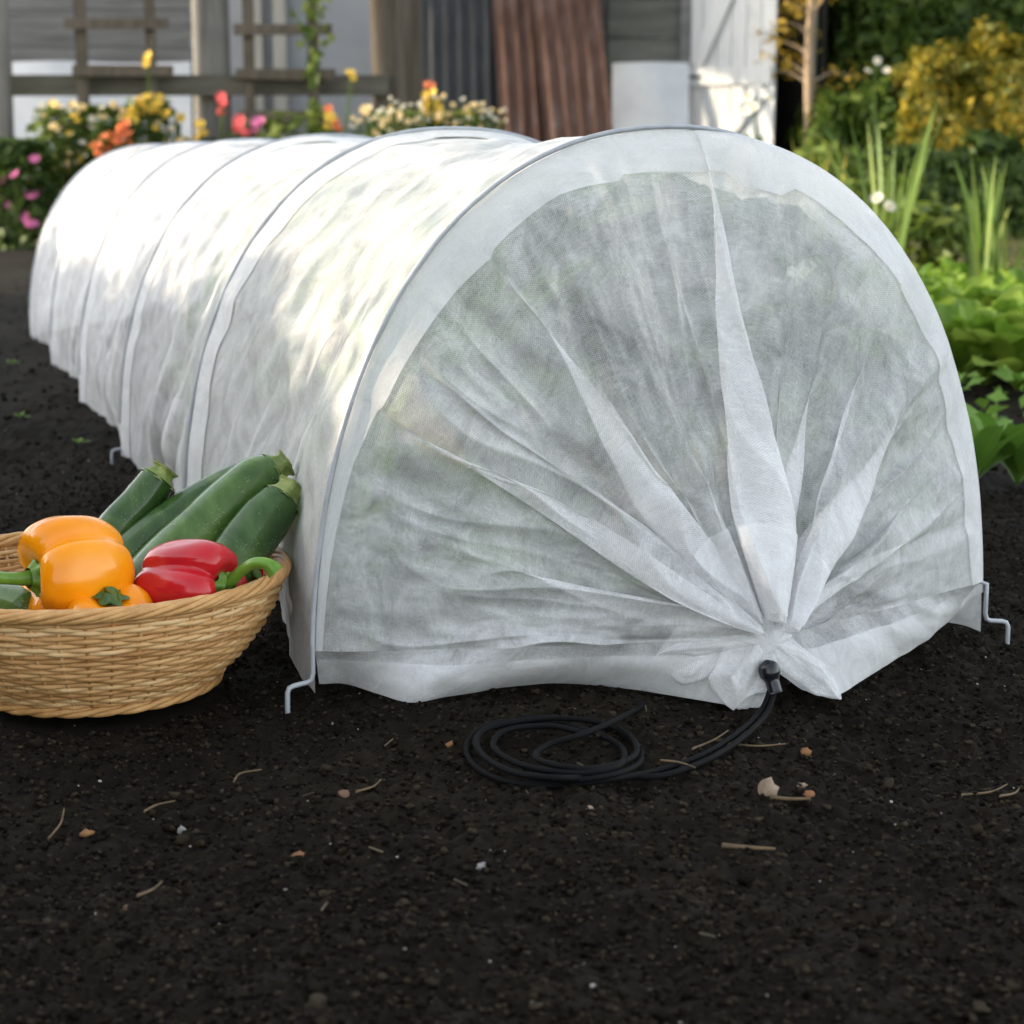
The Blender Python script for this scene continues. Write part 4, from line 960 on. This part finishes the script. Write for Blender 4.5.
for k in range(12):
    z = rng.uniform(.75, 1.65); a = rng.uniform(0, 6.28); l = rng.uniform(.08, .24); e = (math.cos(a) * l, math.sin(a) * l, z + rng.uniform(-.05, .2)); MB().tube([(0, 0, z), (e[0] * .5, e[1] * .5, z + .06), e], [.010, .007, .003], 5).build('limb', MAT['bark'], TR); ends.append(e)
mb = MB()
for e in ends:
    P, d_ = blob_points(17, e, (.13, .13, .12), .3); leaf_cards(mb, P, d_, rng.uniform(.018, .034, 17))
P, d_ = blob_points(70, (.06, 0, .55), (.10, .10, .45), .4); leaf_cards(mb, P, d_, rng.uniform(.015, .03, 70)); mb.build('crown', MAT['sunlit_yellow'], TR)

# hedges added out of view at the left to shade bed, basket and tunnel
LH = hedge('shade_hedge', -.3, .3, -3.2, 3.2, .74, 'hedge', 'low hedge added out of view to shade the soil bed from the left', 22000, .045, rough=.12)
LH.location = (-3.35, 2.6, -.01); LH.rotation_euler = (0, 0, TH)
mb = MB(); n = 15500; P = np.stack([rng.normal(0, .16, n), rng.uniform(-3.2, 3.2, n), .62 + .62 * rng.random(n) ** 1.25], -1); leaf_cards(mb, P, rng.normal(0, 1, (n, 3)), rng.uniform(.012, .022, n))
mb.build('shade_leaves', MAT['hedge'], LH)  # sparse leaves added to soften and dapple the sun on the tunnel
LT = hedge('shade_hedge', -.4, .4, -1.4, 1.4, 1.5, 'hedge', 'tall bushy hedge added out of view to shade the foreground', 12000, .05, rough=.25)  # unseen, added to keep the near soil out of the sun
LT.location = (-2.6, -.45, 0); LT.rotation_euler = (0, 0, TH)

# ------------------------------------------------------------------ lawn and plants on the right
xl_, xr_ = 1.35, 14.0; nx, ny = 60, 50
X, Y = np.meshgrid(np.linspace(xl_, xr_, nx), np.linspace(6.4, 30, ny), indexing='ij')
lawn = MB().grid(np.stack([X, Y, np.maximum(soil_h(X, Y), -.004) * .0 + .016 + .008 * fbm(X * 2, Y * 2, 140, 2)], -1)).build('lawn', noisy('lawn_turf', [(.3, (.05, .055, .016)), (.5, (.10, .095, .032)), (.7, (.17, .13, .06))], 5, rough=.95, bump=.5, bscale=90)); lawn['kind'] = 'structure'
mb = MB(); n = 14000; x = rng.uniform(1.4, 4.2, n); y = 6.45 + 4.2 * rng.random(n) ** 1.5; hh = rng.uniform(.02, .06, n); a = rng.random(n) * 6.28; ww = .0028
B_ = np.stack([x, y, 0 * x + .012], -1); dx = np.stack([np.cos(a) * ww, np.sin(a) * ww, 0 * a], -1); tp = B_ + np.stack([rng.normal(0, .02, n), rng.normal(0, .02, n), hh], -1)
k = np.arange(n)[:, None] * 3; mb.add(np.stack([B_ - dx, B_ + dx, tp], 1).reshape(-1, 3), tris=np.hstack([k, k + 1, k + 2])); o = mb.build('lawn_grass', MAT['grass']); o['kind'] = 'stuff'

lp = [rosette('leaf_lettuce', 22, .19, .074, MAT['lettuce'], (.7, 1.5), (.1, .8), ruffle=.03, stalk=.30, cup=.3) for _ in range(4)]
lpos = [(1000, 470, 3.3, 'nearest'), (950, 0, 3.55, 0), (1035, 0, 3.25, 0), (990, 0, 3.5, 0), (925, 0, 4.0, 0), (965, 0, 3.75, 0), (1015, 0, 3.7, 0), (910, 0, 4.7, 0), (950, 0, 4.4, 0), (990, 0, 4.3, 0), (1030, 0, 4.2, 0), (930, 0, 5.0, 0), (1010, 0, 4.9, 0), (975, 0, 3.35, 0), (1060, 0, 3.5, 0), (925, 0, 3.75, 0), (1050, 0, 3.8, 0), (945, 0, 4.1, 0), (985, 0, 3.95, 0), (1025, 0, 3.95, 0), (905, 0, 4.3, 0), (970, 0, 4.6, 0), (1045, 0, 4.5, 0), (900, 0, 5.1, 0), (970, 0, 5.1, 0)]
LL = ['pale green leaf lettuce nearest the viewer, front of the right bed', 'pale green leaf lettuce touching the right side of the tunnel', 'broad leaved lettuce at the right edge, second from the front']
for i, (px, _, y, _2) in enumerate(lpos):
    o = lp[i] if i < 4 else lp[i % 4].copy()
    if i >= 4: COL.objects.link(o)
    o.location = (SX(px, y), y, 0); o.rotation_euler = (0, 0, i * 2.1); sc = rng.uniform(.9, 1.15); o.scale = (sc, sc, sc)
    tag(o, LL[i] if i < 3 else 'pale green leaf lettuce standing crowded in the bed behind the front ones', 'lettuce', 'lettuces in the bed right of the tunnel')
mb = MB(); n = 2600; x0 = rng.uniform(.72, 2.0, n); y0 = rng.uniform(2.75, 6.2, n); kp = x0 > .19 * y0 + .12; x0, y0 = x0[kp], y0[kp]; P = np.stack([x0, y0, .012 + .05 * rng.random(len(x0))], -1)
leaf_cards(mb, P, np.tile([0, 0, 1.], (len(P), 1)), rng.uniform(.010, .028, len(P))); o = mb.build('ground_cover', MAT['weed']); o['kind'] = 'stuff'
def sword_clump(px, y, n, h, label, spread=.10, mat='iris', lean=.25):
    mb = MB()
    for i in range(n):
        a = rng.uniform(0, 6.28); b0 = (rng.normal(0, spread * .4), rng.normal(0, spread * .35)); hh = h * rng.uniform(.55, 1.05); ln = rng.uniform(.0, lean) * hh; w = rng.uniform(.006, .011)
        v_ = np.linspace(0, 1, 9); u = np.array([-1, 0, 1.]); U, V_ = np.meshgrid(u, v_, indexing='ij'); wd = w * (1 - V_ ** 3) * (.8 + .4 * V_)
        ta = a + rng.uniform(-1, 1); bend = rng.uniform(0, .12) * V_ ** 3 * hh
        P = np.stack([b0[0] + math.cos(a) * (ln * V_ + bend) + math.cos(ta) * U * wd, b0[1] + math.sin(a) * (ln * V_ + bend) + math.sin(ta) * U * wd, hh * V_ - .01 + .15 * w * np.abs(U) - bend * .6], -1)
        mb.grid(P)
    o = mb.build('iris_clump', MAT[mat]); o.location = (SX(px, y), y, 0); return tag(o, label, 'iris', 'clumps of sword leaves right of the tunnel')
sword_clump(893, 5.6, 24, .58, 'tall clump of upright sword leaves near the tunnel shoulder', .10)
sword_clump(996, 4.9, 24, .46, 'clump of sword leaves rising behind the lettuces at the right', .10)
sword_clump(822, 6.2, 14, .50, 'small clump of sword leaves behind the tunnel top, sunlit gold put into their colour', .12, 'sunlit_gold')  # sun on the blades painted in by leaf colour
for px_, y_, w_, h_, lab_ in ((866, 6.1, .42, .34, 'low leafy plant at the foot of the tall sword leaves, behind the tunnel'), (930, 5.9, .46, .26, 'low yellow green plant between the two clumps of sword leaves'), (842, 7.2, .5, .45, 'loose bushy plant behind the right shoulder of the tunnel')):
    bed_plant('border_plant', px_, 250, y_, w_, h_, [], lab_, 'limeleaf', 420, .034, group='leafy plants right of the tunnel')
def spire(px, y, h, label, kind='white', n=4):
    root = thing('tall_wildflower', (SX(px, y), y, 0), label, 'wildflower', 'white flowers behind the tunnel'); mb = MB(); mb.tube([(0, 0, -.01), (.01, 0, h * .5), (-.004, 0, h)], [.005, .004, .003], 6)
    mb.build('stem', MAT['stem'], root); mb = MB(); P = np.stack([rng.normal(0, .02, 24), rng.normal(0, .02, 24), rng.uniform(.1, .8, 24) * h], -1); leaf_cards(mb, P, np.tile([0, 0, 1.], (24, 1)), rng.uniform(.012, .03, 24)); mb.build('foliage', MAT['bedleaf'], root)
    for i in range(n):
        o = bpy.data.objects.new('flower', FM[kind]); COL.objects.link(o); o.parent = root; o.location = (rng.normal(0, .022), rng.normal(0, .02), h - rng.uniform(-.01, .05)); o.rotation_euler = (R(rng.uniform(30, 80)), 0, rng.uniform(-.6, .6)); o.scale = (.8,) * 3
spire(757, 6.6, zat(97, 6.6), 'tall stem with small white flowers in front of the white door', n=6)
spire(878, 5.3, zat(200, 5.3), 'short stem with two white flowers beside the tall sword leaves', n=3)
spire(876, 8.5, zat(60, 8.5), 'slender plant with a white bloom against the dark hedge', n=3)
# broad-leaved weed at the edge of the soil
def weed(px, y, n, length, width, label, sc=1.0):
    o = rosette('leafy_weed', n, length, width, MAT['weed'], (.75, 1.45), (.15, .7), ruffle=.05, stalk=.22); o.location = (SX(px, y), y, 0); tag(o, label, 'weed', 'leafy weeds at the right of the bed')
weed(990, 2.27, 12, .15, .036, 'narrow leaved green weed growing alone right of the tunnel')
weed(1040, 2.29, 10, .15, .05, 'broad leaved green weed cut by the right edge of the picture')
for px, py, lab in ((78, 462, 'tiny green seedling on bare soil nearest the basket, left of tunnel'), (20, 440, 'tiny green seedling by the left picture edge'), (12, 385, 'small green seedling farther up the bare soil at left'), (30, 320, 'farthest green seedling on the bare soil left of the tunnel')):
    p = G(px, py - 20); o = rosette('seedling', 5, .018, .009, MAT['weed'], (.3, 1.0), (.1, .5)); o.location = (p.x, p.y, float(soil_h(p.x, p.y))); tag(o, lab, 'seedling', 'seedlings on the bare soil')

# ------------------------------------------------------------------ air, sun, camera
SUN_EL, SUN_AZ = R(12.5), R(-89.5)      # low evening sun from the left; azimuth from +y, clockwise
w = bpy.data.worlds.new('World'); SC.world = w; w.use_nodes = True
ns, ls = w.node_tree.nodes, w.node_tree.links; ns.clear()
sky = ns.new('ShaderNodeTexSky'); sky.sky_type = 'NISHITA'; sky.sun_disc = False; sky.sun_elevation = SUN_EL; sky.sun_rotation = SUN_AZ; sky.dust_density = 1.2; sky.ozone_density = .6
hs = N(ns, 'ShaderNodeHueSaturation', Saturation=.36); ls.new(sky.outputs[0], hs.inputs['Color'])
bg = N(ns, 'ShaderNodeBackground', Strength=.15); ls.new(hs.outputs[0], bg.inputs[0])
ow = ns.new('ShaderNodeOutputWorld'); ls.new(bg.outputs[0], ow.inputs[0])
sl = bpy.data.lights.new('sun', 'SUN'); sl.energy = 2.2; sl.angle = R(.6); sl.color = (1, .83, .60)
so = bpy.data.objects.new('sun', sl); COL.objects.link(so)
d = Vector((math.sin(SUN_AZ) * math.cos(SUN_EL), math.cos(SUN_AZ) * math.cos(SUN_EL), math.sin(SUN_EL)))
so.rotation_euler = d.to_track_quat('Z', 'Y').to_euler(); so.location = d * 20

cam = bpy.data.cameras.new('camera'); co = bpy.data.objects.new('camera', cam); COL.objects.link(co)
co.location = (0, 0, CAM_H); co.rotation_euler = (R(90) - PITCH, 0, 0)
cam.sensor_width = 36; cam.lens = FPX / 1024 * 36; cam.clip_start = .02; cam.clip_end = 3000
cam.dof.use_dof = True; cam.dof.focus_distance = 1.40; cam.dof.aperture_fstop = 10.5
SC.camera = co
vs = SC.view_settings; vs.view_transform = 'Standard'; vs.look = 'None'; vs.exposure = 2.15; vs.gamma = 1; vs.use_curve_mapping = False
cy = SC.cycles; cy.transparent_max_bounces = 24; cy.max_bounces = 8; cy.diffuse_bounces = 4; cy.transmission_bounces = 6
cy.caustics_reflective = False; cy.caustics_refractive = False; cy.use_denoising = True
